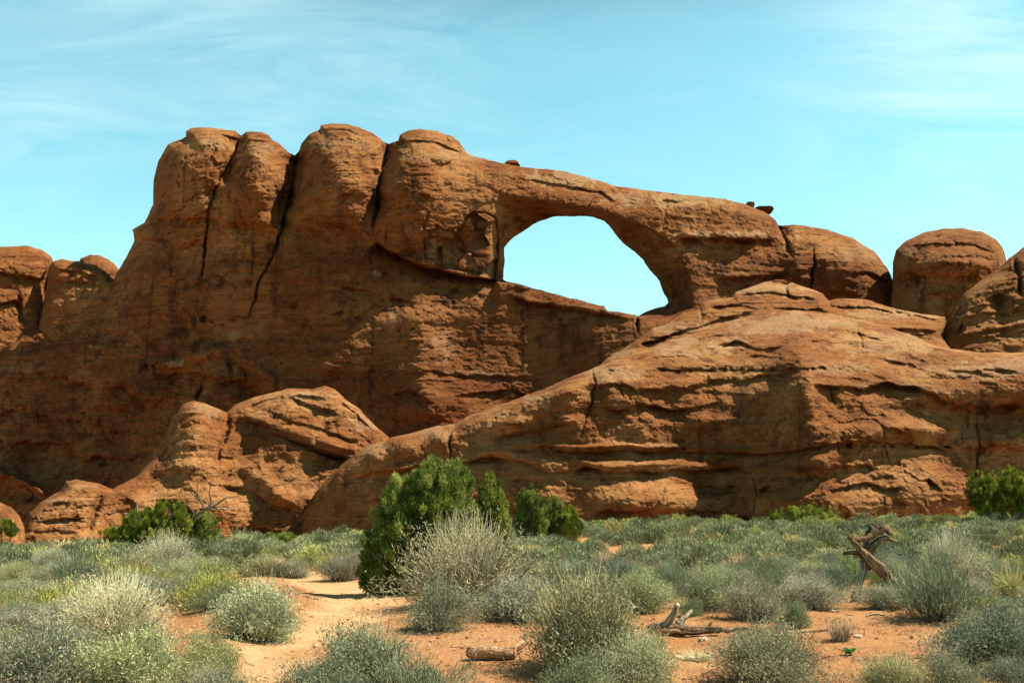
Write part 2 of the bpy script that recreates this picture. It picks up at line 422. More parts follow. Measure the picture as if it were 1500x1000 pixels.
def rock_mass(name, outline, base, E, R, feat=(), step=1.5, back=14.0, backR=60.0, hole=None, rim=None, holeE=6.0,
              rough=1.0, edge_noise=1.6, seed=0, mat=None, strata=1.0, zwarp=0.0, rmap=None, big=1.0):
    pts = np.asarray(outline, float)
    u0, u1 = max(pts[:, 0].min(), -140) - 4, min(pts[:, 0].max(), 1640) + 4
    v0, v1 = pts[:, 1].min() - 4, pts[:, 1].max() + 4

    def field(U, V):
        Db = base(U, V)
        P = at(U, V, Db)
        en = edge_noise * (fbm(np.stack([U / 22, V / 22, U * 0 + seed], -1), 4, seed + 50, 0.6))
        d = poly_dist(pts, U, V) + en
        dh = None
        if hole is not None:
            dh = -poly_dist(hole, U, V) + en * 1.2          # >0 inside the hole
            d = np.maximum(d, dh)
        return Db, P, d

    def build(step, snap_inset, is_back):
        nu, nv = int((u1 - u0) / step) + 1, int((v1 - v0) / step) + 1
        U, V = np.meshgrid(u0 + np.arange(nu) * step, v0 + np.arange(nv) * step)
        Db, P, d = field(U, V)
        d = d + snap_inset
        ins = d < 0
        cell = ins[:-1, :-1] | ins[1:, :-1] | ins[:-1, 1:] | ins[1:, 1:]
        gy, gx = np.gradient(d, step)
        g = np.hypot(gx, gy) + 1e-6
        mv = np.where(~ins, np.minimum(d, 2.5 * step), 0)
        U2, V2 = U - mv * gx / g, V - mv * gy / g
        dd = np.where(ins, d, 0.0)
        return U2, V2, dd, cell, nu, nv

    U, V, d, cell, nu, nv = build(step, 0.0, False)
    Db = base(U, V)
    P = at(U, V, Db)
    WN = [1.5 * fbm(P / 2.2, 4, seed + 11, 0.6), 1.5 * fbm(P / 2.2, 4, seed + 23, 0.6), fbm(P / 1.6, 4, seed + 31, 0.65), fbm(P / 0.9, 4, seed + 37, 0.7) + 0.5 * fbm(P / 2.4, 2, seed + 38), fbm(P / 4.5, 3, seed + 61)]
    # rounding towards the free edges; only the true silhouette, not the hole
    t = -poly_dist(pts, U, V)
    t = np.maximum(t, 0)
    q = 1 - np.clip(t / R, 0, 1)
    D = Db + E * (1 - np.sqrt(np.clip(1 - q * q, 0, 1)))
    edgeD = Db + E
    if hole is not None:
        hd = np.maximum(poly_dist(hole, U, V), 0)           # distance outside the hole
        rd = poly_dist(rim, U, V)                            # <0 inside the rim
        tt = np.clip(hd / np.maximum(hd - rd * (rd < 0), 1e-3), 0, 1)  # 0 at the hole, 1 at the rim
        inner = rd < 0
        D = np.where(inner, D + holeE * (1 - tt ** 1.3), D)
        D = D + 0.8 * np.exp(-(np.maximum(rd, 0) / 5.0)) * (~inner) * 0.6 + inner * 0.5
    D, stain, pale = feats(D, U, V, WN, feat)
    # erosion: broad swells, beds, scallops
    soft = np.clip(t / 14.0, 0.12, 1)
    if rmap is not None: soft = soft * rmap(U, V)
    X = P.copy(); X[..., 1] = D
    D = D - rough * soft * big * 1.15 * fbm(X / np.array([10.0, 14.0, 7.0]), 3, seed + 1)
    zz = X[..., 2] + zwarp * X[..., 0] + 1.1 * fbm(X / 14.0, 2, seed + 5)
    S = lambda s, sd: perlin(np.stack([X[..., 0] / 45, zz * 0 + sd * 3.1, zz / s], -1), sd)
    st = 0.50 * S(2.3, 3) + 0.38 * S(0.95, 4) + 0.24 * S(0.42, 5) + 0.13 * S(0.22, 6)
    st = np.sign(st) * np.abs(st) ** 0.6 * 0.8
    mod = 0.35 + 0.9 * sstep(-0.25, 0.35, fbm(X / 11.0, 2, seed + 6))
    D = D + rough * soft * strata * 0.75 * st * mod
    sc = fbm(X / np.array([2.6, 2.6, 1.7]) + 0.35 * WN[2][..., None], 5, seed + 9, 0.6, ridge=True)
    D = D - rough * soft * 0.31 * sc * (0.5 + 0.8 * sstep(-0.2, 0.3, fbm(X / 8.0, 2, seed + 7)))
    pk = fbm(X / np.array([0.95, 0.95, 0.6]), 4, seed + 13, 0.62)
    D = D - rough * 0.33 * np.clip(t / 5, 0.25, 1) * np.where(pk > 0, pk * 0.7, pk * 1.5) * (0.4 + 0.9 * sstep(-0.2, 0.25, fbm(X / 5.0, 2, seed + 8)))
    wx, wz = X[..., 0] + 1.1 * WN[0], X[..., 2] + 0.7 * WN[1]
    reg = sstep(-0.15, 0.35, fbm(X / 9.0, 2, seed + 17))
    D = D + rough * soft * (0.34 * blocks(wx / 3.4, wz / 1.7, seed + 1) * reg + 0.12 * blocks(wx / 1.3, wz / 0.6, seed + 2) * (1.15 - reg) + 0.07 * blocks(wx / 0.6, wz / 0.35, seed + 3))

    idx = np.arange(nu * nv).reshape(nv, nu)
    q4 = np.stack([idx[:-1, :-1], idx[1:, :-1], idx[1:, 1:], idx[:-1, 1:]], -1)[cell]
    Vx = at(U, V, D).reshape(-1, 3)
    used = np.unique(q4)
    remap = -np.ones(nu * nv, np.int64); remap[used] = np.arange(len(used))
    Vf, Qf = Vx[used], remap[q4]
    sa, pa = stain.ravel()[used], pale.ravel()[used]

    # the far side, coarser
    bs = 7.0
    U, V, d, cell, nu, nv = build(bs, 0.8, True)
    Db = base(U, V)
    t = np.maximum(-poly_dist(pts, U, V), 0)
    if hole is not None: hd = np.maximum(poly_dist(hole, U, V), 0)
    q = 1 - np.clip(t / backR, 0, 1)
    Dk = Db + E + back * np.sqrt(np.clip(1 - q * q, 0, 1))
    if hole is not None:
        qh = 1 - np.clip(hd / 30, 0, 1)
        Dk = np.where(hd < 30, (Db + holeE) + (Dk - Db - holeE) * np.sqrt(np.clip(1 - qh * qh, 0, 1)), Dk)
    Pk = at(U, V, Dk)
    Dk = Dk + np.clip(t / 20, 0, 1) * 2.0 * fbm(Pk / 6.0, 4, seed + 40)
    idx = np.arange(nu * nv).reshape(nv, nu)
    q4 = np.stack([idx[:-1, :-1], idx[:-1, 1:], idx[1:, 1:], idx[1:, :-1]], -1)[cell]
    Vk = at(U, V, Dk).reshape(-1, 3)
    used = np.unique(q4)
    remap = -np.ones(nu * nv, np.int64); remap[used] = np.arange(len(used))
    Vall = np.concatenate([Vf, Vk[used]]); Qall = np.concatenate([Qf, remap[q4] + len(Vf)])
    me = np_mesh(name, Vall, Qall)
    for nm, arr in (('stain', sa), ('pale', pa)):
        at_ = me.attributes.new(nm, 'FLOAT', 'POINT')
        full = np.zeros(len(Vall), np.float32); full[:len(arr)] = arr
        at_.data.foreach_set('value', full)
    return link(name, me, mat or ROCK)

# ------------------------------------------------------------------ the cliffs
def tab(us, vs_, T): return lambda U, V: spline_table(us, vs_, T, U, V)

_r = np.random.RandomState(12)
def pits(n, u0, u1, v0, v1, jit=2.0, a=(0.25, 0.8), size=(1.8, 4.5)):
    out_ = []
    for _ in range(n):
        t = _r.rand(); out_.append(('blob', u0 + (u1 - u0) * t + _r.normal(0, 2), v0 + (v1 - v0) * t + _r.normal(0, jit), _r.uniform(*size), _r.uniform(1.1, 2.4), -_r.uniform(*a), {'wob': 1}))
    return out_
# --- the long fin with the arch
A_out = [(-160, 560), (-60, 520), (0, 492), (60, 480), (110, 470), (147, 452), (160, 425), (170, 402), (184, 378), (197, 352), (194, 336), (212, 326), (224, 300),
         (225, 262), (232, 236), (246, 211), (262, 205), (273, 203), (273, 192), (280, 188), (300, 186), (322, 189), (328, 190), (345, 192), (350, 199), (356, 198), (361, 193), (380, 193), (394, 198), (399, 205), (408, 210), (424, 224), (434, 234),
         (441, 211), (452, 197), (462, 192), (469, 190), (470, 184), (484, 181), (508, 182), (528, 187), (545, 195), (556, 202), (567, 213), (576, 208), (583, 206), (586, 198), (598, 191), (615, 189), (640, 192), (650, 197), (662, 199), (673, 208), (682, 222), (690, 228), (735, 239),
         (760, 244), (830, 251), (865, 261), (900, 272), (940, 278), (990, 284), (1060, 291), (1090, 299), (1120, 310), (1136, 322), (1143, 334), (1150, 330), (1165, 329),
         (1195, 333), (1212, 336), (1250, 349), (1280, 367), (1300, 392), (1312, 420), (1320, 452), (1330, 520), (1330, 700), (900, 800), (600, 900), (-160, 900)]
HOLE = [(737, 411), (739, 385), (738, 362), (752, 348), (768, 337), (790, 324), (812, 317), (868, 317), (886, 324), (897, 336), (907, 350), (918, 360), (930, 369), (942, 380), (952, 396),
        (966, 412), (972, 428), (979, 440), (978, 448), (962, 451), (945, 457), (934, 464), (930, 461), (910, 457), (889, 455), (886, 448), (862, 443), (842, 438), (812, 430), (783, 423), (757, 415)]
RIM = [(714, 413), (718, 370), (721, 320), (723, 297), (733, 283), (760, 288), (800, 297), (860, 303), (885, 309), (920, 322), (955, 340), (985, 360), (1003, 385), (1012, 415), (1016, 452),
       (978, 470), (945, 468), (930, 463), (910, 458), (889, 456), (886, 449), (862, 444), (842, 439), (812, 431), (783, 424), (757, 416)]
A_u = [-160, 60, 190, 300, 400, 480, 612, 700, 800, 930, 1060, 1150, 1330]
A_v = [180, 300, 350, 420, 500, 560, 640, 720, 820]
_top = [134, 131, 127, 123.5, 122.5, 122, 121.2, 122, 123, 124.5, 126, 127.5, 130]
A_T = [[x + 1.0 for x in _top],
       [x for x in _top],
       [x + 0.4 for x in _top],
       [x - 0.4 if i_ not in (8, 9) else (123.0, 121.4)[i_ - 8] for i_, x in enumerate(_top)],
       [133, 129.8, 126, 123.4, 122.4, 121.4, 119.4, 121.6, 122.2, 118.8, 124, 127, 129],
       [132.5, 129.2, 125.0, 122.0, 121.2, 120.2, 117.4, 120.4, 121.2, 117.4, 123, 126, 128],
       [131.0, 128.0, 123.4, 119.4, 119.4, 118.4, 115.8, 117.4, 118.4, 117, 122, 125, 127],
       [127, 124, 119, 115.5, 115, 115, 114, 115, 116, 119, 121, 123, 125],
       [123, 120, 116, 113, 113, 113, 112, 113, 114, 117, 119, 121, 123]]
A_f = [
    ('ledge', [(262, 206), (290, 198), (325, 197), (350, 204)], 2, 0.9, 6, {'wob': 1, 'fade': 6}), ('ledge', [(352, 208), (368, 205), (398, 209)], 2, 0.8, 6, {'wob': 1, 'fade': 6}),
    ('ledge', [(464, 193), (480, 189), (510, 191), (540, 203)], 2, 0.9, 6, {'wob': 1, 'fade': 6}), ('ledge', [(480, 208), (510, 204), (550, 214)], 2, 0.7, 8, {'wob': 2}),
    ('ledge', [(583, 208), (610, 206), (640, 209), (680, 226)], 2, 1.0, 7, {'wob': 1, 'fade': 6}), ('ledge', [(300, 218), (340, 222)], 2, 0.6, 8),
    ('ledge', [(640, 200), (655, 203), (668, 214)], 2, 0.6, 6, {'wob': 1}), ('ledge', [(500, 228), (530, 232), (555, 226)], 3, 0.8, 14), ('ledge', [(445, 222), (470, 214), (500, 220)], 3, 0.6, 10),
    # joints between the domes
    ('crack', [(352, 198), (345, 222), (335, 240), (322, 262), (312, 285), (305, 310), (302, 345), (300, 380), (293, 420)], 3.0, 2.2),
    ('crack', [(352, 190), (343, 225), (330, 255), (316, 280), (306, 305)], 16, 2.6),
    ('crack', [(434, 225), (430, 260), (424, 300), (412, 335), (410, 352), (402, 370)], 3.2, 3.6),
    ('crack', [(406, 362), (400, 378), (384, 405), (372, 440), (355, 478)], 2.4, 1.3),
    ('crack', [(434, 215), (430, 260), (420, 300), (405, 340)], 20, 6.0),
    ('crack', [(567, 203), (563, 240), (556, 275), (551, 310), (546, 345)], 3.5, 5.0),
    ('crack', [(567, 200), (562, 240), (554, 280), (548, 330)], 14, 3.2),
    ('crack', [(566, 330), (564, 362)], 2.5, 1.6),
    ('crack', [(634, 300), (622, 325), (617, 345)], 3, 1.6),
    ('crack', [(455, 250), (447, 280), (443, 300)], 3, 1.0),
    ('crack', [(1143, 322), (1148, 345), (1155, 362), (1166, 385)], 3, 2.8),
    ('crack', [(1193, 358), (1194, 385), (1188, 412), (1190, 430)], 2.5, 2.4),
    ('crack', [(1145, 318), (1150, 350)], 14, 3.0),
    ('crack', [(1165, 372), (1150, 362), (1160, 366)], 3, 1.0),
    ('crack', [(933, 455), (934, 492)], 2.5, 2.5),
    ('crack', [(1160, 362), (1190, 368)], 3, 1.2),
    # each dome swells
    ('blob', 285, 250, 48, 70, 3.0), ('blob', 375, 265, 38, 60, 3.6), ('blob', 498, 260, 50, 75, 4.0), ('blob', 610, 285, 46, 75, 3.2), ('blob', 1235, 390, 50, 45, 4.0), ('blob', 1170, 395, 18, 28, 2.0),
    # shoulder ledge where the domes meet the wall below
    ('ledge', [(215, 318), (250, 322), (300, 320), (345, 326), (385, 332), (408, 338)], 7, 1.8, 40),
    ('ledge', [(418, 345), (450, 322), (500, 330), (545, 352)], 8, 1.4, 45),
    ('ledge', [(196, 350), (240, 352), (275, 358), (300, 350)], 5, 1.2, 30),
    # overhung alcove left of the opening, with fallen-away blocks
    ('ledge', [(548, 352), (566, 366), (590, 380), (625, 392), (665, 402), (700, 408), (734, 411)], 4, 5.0, 22, {'wob': 2.5, 'g': 1, 'fade': 12}),
    ('hollow', [(619, 350), (640, 346), (662, 351), (670, 338), (682, 318), (694, 310), (712, 312), (728, 320), (730, 366), (726, 408), (688, 400), (650, 391), (622, 380)], 3, 1.0, {'wob': 2}),
    ('crack', [(664, 352), (676, 366), (690, 372), (710, 378)], 3, 1.2), ('crack', [(686, 398), (706, 399), (708, 408)], 2, 1.6),
    ('blob', 650, 230, 18, 8, 0.9, {'p': 2}), ('ledge', [(636, 238), (652, 240), (664, 236)], 2, 0.9, 10, {'wob': 1}),
    # beds on the span
    ('ledge', [(735, 268), (760, 260), (800, 268), (840, 274), (880, 282), (910, 300)], 3, 0.9, 12, {'wob': 3}),
    ('ledge', [(700, 262), (730, 282), (765, 286)], 3, 0.6, 10),
    ('ledge', [(885, 272), (920, 276), (950, 285)], 3, 0.9, 8), ('ledge', [(960, 290), (1000, 294), (1050, 290)], 3, 0.9, 9),
    ('ledge', [(985, 347), (1020, 350), (1060, 349), (1100, 352), (1146, 352)], 5, 2.2, 34, {'wob': 2}),
    ('lip', [(985, 341), (1020, 343), (1060, 343), (1100, 345), (1140, 344)], 6, 1.0, {'wob': 2}),
    ('ledge', [(1040, 408), (1080, 409), (1120, 406), (1156, 400)], 3, 1.3, 20),
    ('lip', [(1060, 404), (1100, 404), (1150, 396)], 3, 0.7),
    ('ledge', [(920, 322), (955, 338), (990, 360), (1000, 378)], 4, 0.9, 14),
    ('crack', [(1017, 300), (1022, 325), (1040, 335)], 2, 0.5), ('crack', [(1052, 297), (1056, 318)], 2, 0.5),
    ('ledge', [(1200, 352), (1225, 346), (1250, 352), (1280, 372), (1300, 395)], 3, 0.8, 12), ('ledge', [(1240, 402), (1270, 398), (1300, 412), (1318, 432)], 4, 1.6, 16),
    ('ledge', [(1185, 420), (1220, 428), (1260, 430)], 4, 1.2, 30),
    # bedding below the opening
    ('ledge', [(735, 440), (780, 445), (840, 452), (890, 462), (930, 466)], 4, 1.2, 14), ('lip', [(735, 436), (790, 441), (850, 448), (905, 459)], 4, 0.5),
    ('ledge', [(480, 415), (520, 422), (560, 435), (620, 445)], 3, 0.9, 10),
    # the big spur and the hollow right of it
    ('ridge', [(600, 440), (610, 475), (618, 520), (622, 570), (630, 620)], 34, 2.4, {'wob': 6}),
    ('blob', 655, 500, 38, 40, -1.0), ('ledge', [(560, 545), (640, 546), (720, 550), (790, 552)], 4, 0.7, 22, {'wob': 6}),
    ('ledge', [(650, 580), (700, 576), (750, 570), (790, 585)], 4, 1.4, 18, {'wob': 4}), ('ledge', [(570, 580), (600, 572), (640, 590)], 4, 1.2, 18),
    # rugged apron at the foot, left
    ('lip', [(225, 540), (262, 528), (300, 518), (345, 512), (385, 548), (440, 590)], 9, 1.8, {'wob': 8}),
    ('ledge', [(225, 552), (270, 545), (300, 552), (352, 560), (392, 574)], 6, 2.6, 30, {'wob': 8}),
    ('crack', [(346, 530), (360, 548), (366, 570)], 4, 2.6), ('crack', [(298, 560), (288, 580), (284, 592)], 5, 3.0),
    ('crack', [(350, 500), (330, 520), (345, 560)], 5, 1.6),
    ('blob', 320, 545, 26, 26, 1.6), ('blob', 205, 575, 26, 12, 1.4), ('blob', 380, 520, 22, 30, 1.0), ('blob', 470, 525, 60, 26, 1.2),
    ('ledge', [(140, 570), (180, 565), (215, 590), (215, 610)], 5, 2.0, 26), ('ledge', [(0, 560), (60, 548), (120, 560), (170, 580)], 7, 1.4, 26, {'wob': 8}),
    ('ledge', [(-40, 610), (40, 600), (110, 620), (200, 640)], 8, 1.6, 26, {'wob': 8}), ('ledge', [(-40, 650), (60, 648), (140, 668), (220, 672)], 8, 2.0, 30, {'wob': 8}),
    ('ledge', [(0, 500), (60, 492), (140, 480), (200, 495), (250, 520)], 7, 1.2, 24, {'wob': 8}),
    ('blob', 70, 680, 40, 18, -2.2), ('lip', [(-60, 690), (0, 692), (40, 708), (75, 730)], 6, 3.5),
    ('pale', 300, 212, 50, 12, 0.3), ('pale', 385, 222, 34, 14, 0.34), ('pale', 500, 212, 50, 12, 0.3), ('pale', 640, 228, 70, 12, 0.3), ('pale', 820, 262, 100, 12, 0.55), ('pale', 980, 293, 100, 12, 0.5), ('pale', 1250, 370, 50, 14, 0.3), ('pale', 655, 505, 24, 26, 0.3),  # bleached dome and span tops, sunlight painted into their colour
    # varnish and seep stains
    ('stain', 585, 470, 5, 50, 0.50), ('stain', 545, 480, 4, 40, 0.45), ('stain', 705, 500, 5, 44, 0.45), ('stain', 765, 500, 7, 50, 0.45), ('stain', 822, 500, 7, 40, 0.45), ('stain', 468, 420, 5, 44, 0.40), ('stain', 402, 440, 5, 40, 0.40), ('stain', 345, 395, 7, 50, 0.45), ('stain', 250, 420, 5, 44, 0.40), ('stain', 880, 500, 6, 36, 0.45), ('stain', 1110, 400, 9, 26, 0.40), ('stain', 1060, 400, 6, 28, 0.40), ('stain', 655, 440, 18, 10, 0.50), ('stain', 300, 505, 40, 14, 0.40), ('stain', 150, 500, 30, 14, 0.35), ('stain', 1250, 420, 12, 20, 0.35), ('stain', 610, 270, 10, 26, 0.30), ('stain', 500, 300, 8, 34, 0.30), ('stain', 60, 600, 50, 14, 0.35),
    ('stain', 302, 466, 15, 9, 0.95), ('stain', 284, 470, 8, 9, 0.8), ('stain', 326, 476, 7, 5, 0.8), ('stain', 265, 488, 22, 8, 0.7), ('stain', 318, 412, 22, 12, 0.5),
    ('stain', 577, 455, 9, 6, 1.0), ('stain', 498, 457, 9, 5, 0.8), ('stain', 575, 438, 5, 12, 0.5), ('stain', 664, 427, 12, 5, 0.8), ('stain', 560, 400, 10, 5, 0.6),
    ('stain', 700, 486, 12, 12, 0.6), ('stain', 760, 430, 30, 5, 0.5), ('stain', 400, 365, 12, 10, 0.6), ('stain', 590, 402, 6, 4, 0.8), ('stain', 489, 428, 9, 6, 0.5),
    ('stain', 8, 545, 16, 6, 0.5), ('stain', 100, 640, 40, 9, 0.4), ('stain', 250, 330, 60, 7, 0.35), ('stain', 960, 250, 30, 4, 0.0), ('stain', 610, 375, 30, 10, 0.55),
    ('pale', 262, 534, 22, 5, 0.7), ('pale', 345, 492, 14, 9, 0.5), ('pale', 135, 508, 14, 4, 0.45), ('pale', 1060, 344, 100, 6, 0.65), ('pale', 700, 546, 60, 4, 0.35), ('pale', 40, 540, 50, 8, 0.25),  # the longest patch paints the sunlit band along the right ledge
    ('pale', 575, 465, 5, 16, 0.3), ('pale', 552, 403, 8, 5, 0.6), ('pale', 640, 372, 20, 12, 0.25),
]
A_f += pits(22, 470, 930, 440, 500, 24, (0.3, 0.8), (2, 4)) + pits(14, 100, 560, 600, 540, 40, (0.4, 1.0), (2, 5))
arch = rock_mass('sandstone_arch', A_out, tab(A_u, A_v, A_T), 7.0, 85, A_f, step=1.35, back=16, hole=HOLE, rim=RIM, holeE=7.0, seed=1, edge_noise=1.5, strata=0.75, rough=0.88, rmap=lambda U, V: 1 - 0.55 * sstep(690, 760, U) * sstep(405, 440, V) - 0.30 * sstep(330, 370, V) * sstep(520, 470, V) * sstep(640, 560, U) - 0.35 * sstep(430, 460, V) * sstep(540, 600, U) * sstep(760, 690, U))
tag(arch, 'huge red sandstone fin pierced by the wide natural arch, sky showing through', 'natural arch')

# --- small domes left of the fin
B_out = [(-160, 352), (-60, 362), (0, 362), (12, 361), (40, 360), (62, 366), (76, 376), (80, 392), (74, 420), (70, 460), (60, 560), (-160, 600)]
o = rock_mass('sandstone_dome', B_out, tab([-160, 0, 90], [350, 600], [[138, 137, 139], [130, 131, 133]]), 7, 55,
              [('ledge', [(-60, 395), (0, 400), (40, 405), (75, 408)], 4, 2.0, 22), ('ledge', [(-20, 445), (20, 440), (50, 460)], 4, 2.0, 18),
               ('crack', [(22, 420), (30, 450), (28, 480)], 4, 2.0), ('crack', [(74, 386), (72, 410), (68, 440)], 6, 2.0)], seed=20, back=14, mat=ROCK_UP, strata=1.0)
tag(o, 'rounded tan sandstone dome at the far left edge, below clear sky', 'rock dome')
B2_out = [(72, 392), (77, 383), (90, 379), (104, 382), (118, 383), (124, 386), (140, 388), (152, 396), (162, 406), (175, 412), (190, 440), (190, 560), (40, 560), (66, 430)]
o = rock_mass('sandstone_dome', B2_out, tab([40, 190], [370, 560], [[136, 134], [131, 130]]), 5, 30,
              [('ledge', [(75, 396), (100, 394), (125, 400), (158, 412)], 3, 1.6, 14), ('ledge', [(70, 410), (110, 412), (165, 422)], 3, 1.2, 16)], seed=21, back=10, mat=ROCK_UP)
tag(o, 'low ledgy sandstone hump between the left edge dome and the arch fin', 'rock dome')
B3_out = [(112, 392), (118, 378), (132, 373), (145, 374), (158, 379), (168, 386), (180, 402), (185, 450), (110, 450)]
o = rock_mass('sandstone_dome', B3_out, tab([110, 185], [370, 450], [[150, 150], [149, 149]]), 5, 30, [], seed=22, back=10, mat=ROCK_UP, rough=0.5)
tag(o, 'small smooth pinkish dome peeking over the low hump beside the arch fin', 'rock dome')

# --- domes right of the fin
C_out = [(1300, 520), (1307, 420), (1308, 385), (1312, 366), (1328, 352), (1352, 341), (1380, 335), (1410, 334), (1440, 340), (1458, 350), (1468, 362), (1474, 378), (1480, 410), (1490, 520)]
o = rock_mass('sandstone_dome', C_out, tab([1300, 1395, 1490], [330, 380, 420, 520], [[121, 116, 119], [117, 112.5, 115], [119, 114.5, 117], [119, 115, 117]]), 8, 60,
              [('ledge', [(1312, 395), (1350, 405), (1400, 402), (1440, 396)], 6, 2.2, 30), ('ledge', [(1325, 362), (1380, 356), (1430, 360), (1466, 372)], 3, 0.9, 12),
               ('ledge', [(1380, 376), (1430, 374), (1465, 384)], 3, 0.8, 10)], seed=30, back=20, mat=ROCK_UP, strata=1.0)
tag(o, 'big round freestanding sandstone dome right of the arch fin, dark gap on its left', 'rock dome')
D_out = [(1376, 520), (1384, 478), (1396, 452), (1412, 430), (1436, 412), (1462, 394), (1478, 378), (1500, 362), (1560, 330), (1640, 320), (1640, 620), (1380, 560)]
o = rock_mass('sandstone_buttress', D_out, tab([1370, 1440, 1500, 1640], [320, 440, 560], [[94, 93, 92, 88], [92, 89, 87, 84], [86, 84, 83, 80]]), 5, 40,
              [('crack', [(1486, 372), (1490, 400), (1500, 440)], 5, 3.0), ('ledge', [(1440, 440), (1465, 430), (1490, 436)], 5, 3.5, 36), ('crack', [(1415, 450), (1408, 480), (1400, 500)], 5, 1.5),
               ('lip', [(1425, 440), (1412, 465), (1404, 488)], 5, 1.2)], seed=31, back=12, mat=ROCK_UP)
tag(o, 'steep dark sandstone buttress cut by the right edge of the view', 'rock buttress')

# --- ledgy bench between the fin and the long wall
E_out = [(780, 620), (850, 560), (890, 524), (925, 503), (957, 480), (975, 476), (1000, 458), (1022, 452), (1030, 443), (1050, 438), (1072, 436), (1078, 428), (1100, 420), (1120, 413), (1140, 411),
         (1152, 416), (1160, 414), (1185, 422), (1205, 430), (1214, 440), (1240, 436), (1275, 440), (1300, 449), (1340, 458), (1384, 464), (1386, 474), (1378, 492), (1400, 520), (1400, 640), (780, 700)]
o = rock_mass('sandstone_bench', E_out, tab([780, 950, 1100, 1250, 1400], [410, 450, 480, 520, 640], [[100, 98, 96, 97, 99], [97, 94, 92, 93, 94], [93, 90, 87.5, 88, 89], [90, 86, 84, 84, 85], [86, 82, 80, 80, 82]]), 3.5, 18,
              [('ledge', [(1030, 452), (1075, 447), (1100, 450), (1150, 452), (1215, 454)], 3, 1.5, 10), ('ledge', [(930, 507), (1000, 486), (1060, 466), (1110, 458)], 3, 1.8, 12),
               ('ledge', [(1078, 434), (1120, 428), (1152, 432), (1205, 440)], 2.5, 1.2, 8), ('ledge', [(1215, 448), (1280, 452), (1340, 462), (1384, 470)], 2.5, 1.1, 9),
               ('crack', [(1152, 414), (1156, 440)], 3, 1.2), ('crack', [(1026, 446), (1026, 480)], 3, 1.2), ('crack', [(1214, 438), (1222, 455)], 3, 1.0), ('pale', 1030, 475, 14, 8, 0.6), ('pale', 1140, 424, 70, 10, 0.5), ('pale', 1300, 460, 80, 10, 0.5), ('pale', 1000, 480, 60, 12, 0.45), ('pale', 920, 520, 40, 10, 0.45)], seed=33, back=16, mat=ROCK_NEAR, strata=1.3, rough=0.8)  # pale ledge tops: bleached rock plus painted sunlight
tag(o, 'stack of thin sunlit ledges between the arch fin and the long front wall', 'rock bench')

# --- long front wall
F_out = [(425, 900), (437, 790), (440, 762), (450, 738), (466, 716), (490, 690), (520, 664), (545, 650), (575, 640), (615, 631), (640, 624), (665, 621), (680, 612), (700, 604), (740, 590), (800, 568),
         (835, 552), (870, 539), (895, 527), (925, 519), (980, 499), (1020, 486), (1060, 472), (1110, 459), (1160, 454), (1205, 457), (1262, 468), (1300, 480), (1345, 494), (1370, 506),
         (1430, 516), (1500, 516), (1640, 510), (1640, 900)]
F_u = [420, 520, 620, 740, 868, 960, 1060, 1186, 1300, 1430, 1640]
F_v = [450, 490, 530, 570, 610, 660, 710, 770, 860]
_of = [7, 5, 3.0, 1.5, 0, 0.8, 1.6, -1.8, -0.4, 1.8, 1.5]
_rw = [80, 74.5, 69.5, 66.6, 66.1, 65.7, 65.1, 64.6, 63.5]
F_T = [[r + (o_ * (1.0 if i > 1 else 0.5)) - (2.0 if (i < 4 and j > 8) else 0) for j, o_ in enumerate(_of)] for i, r in enumerate(_rw)]
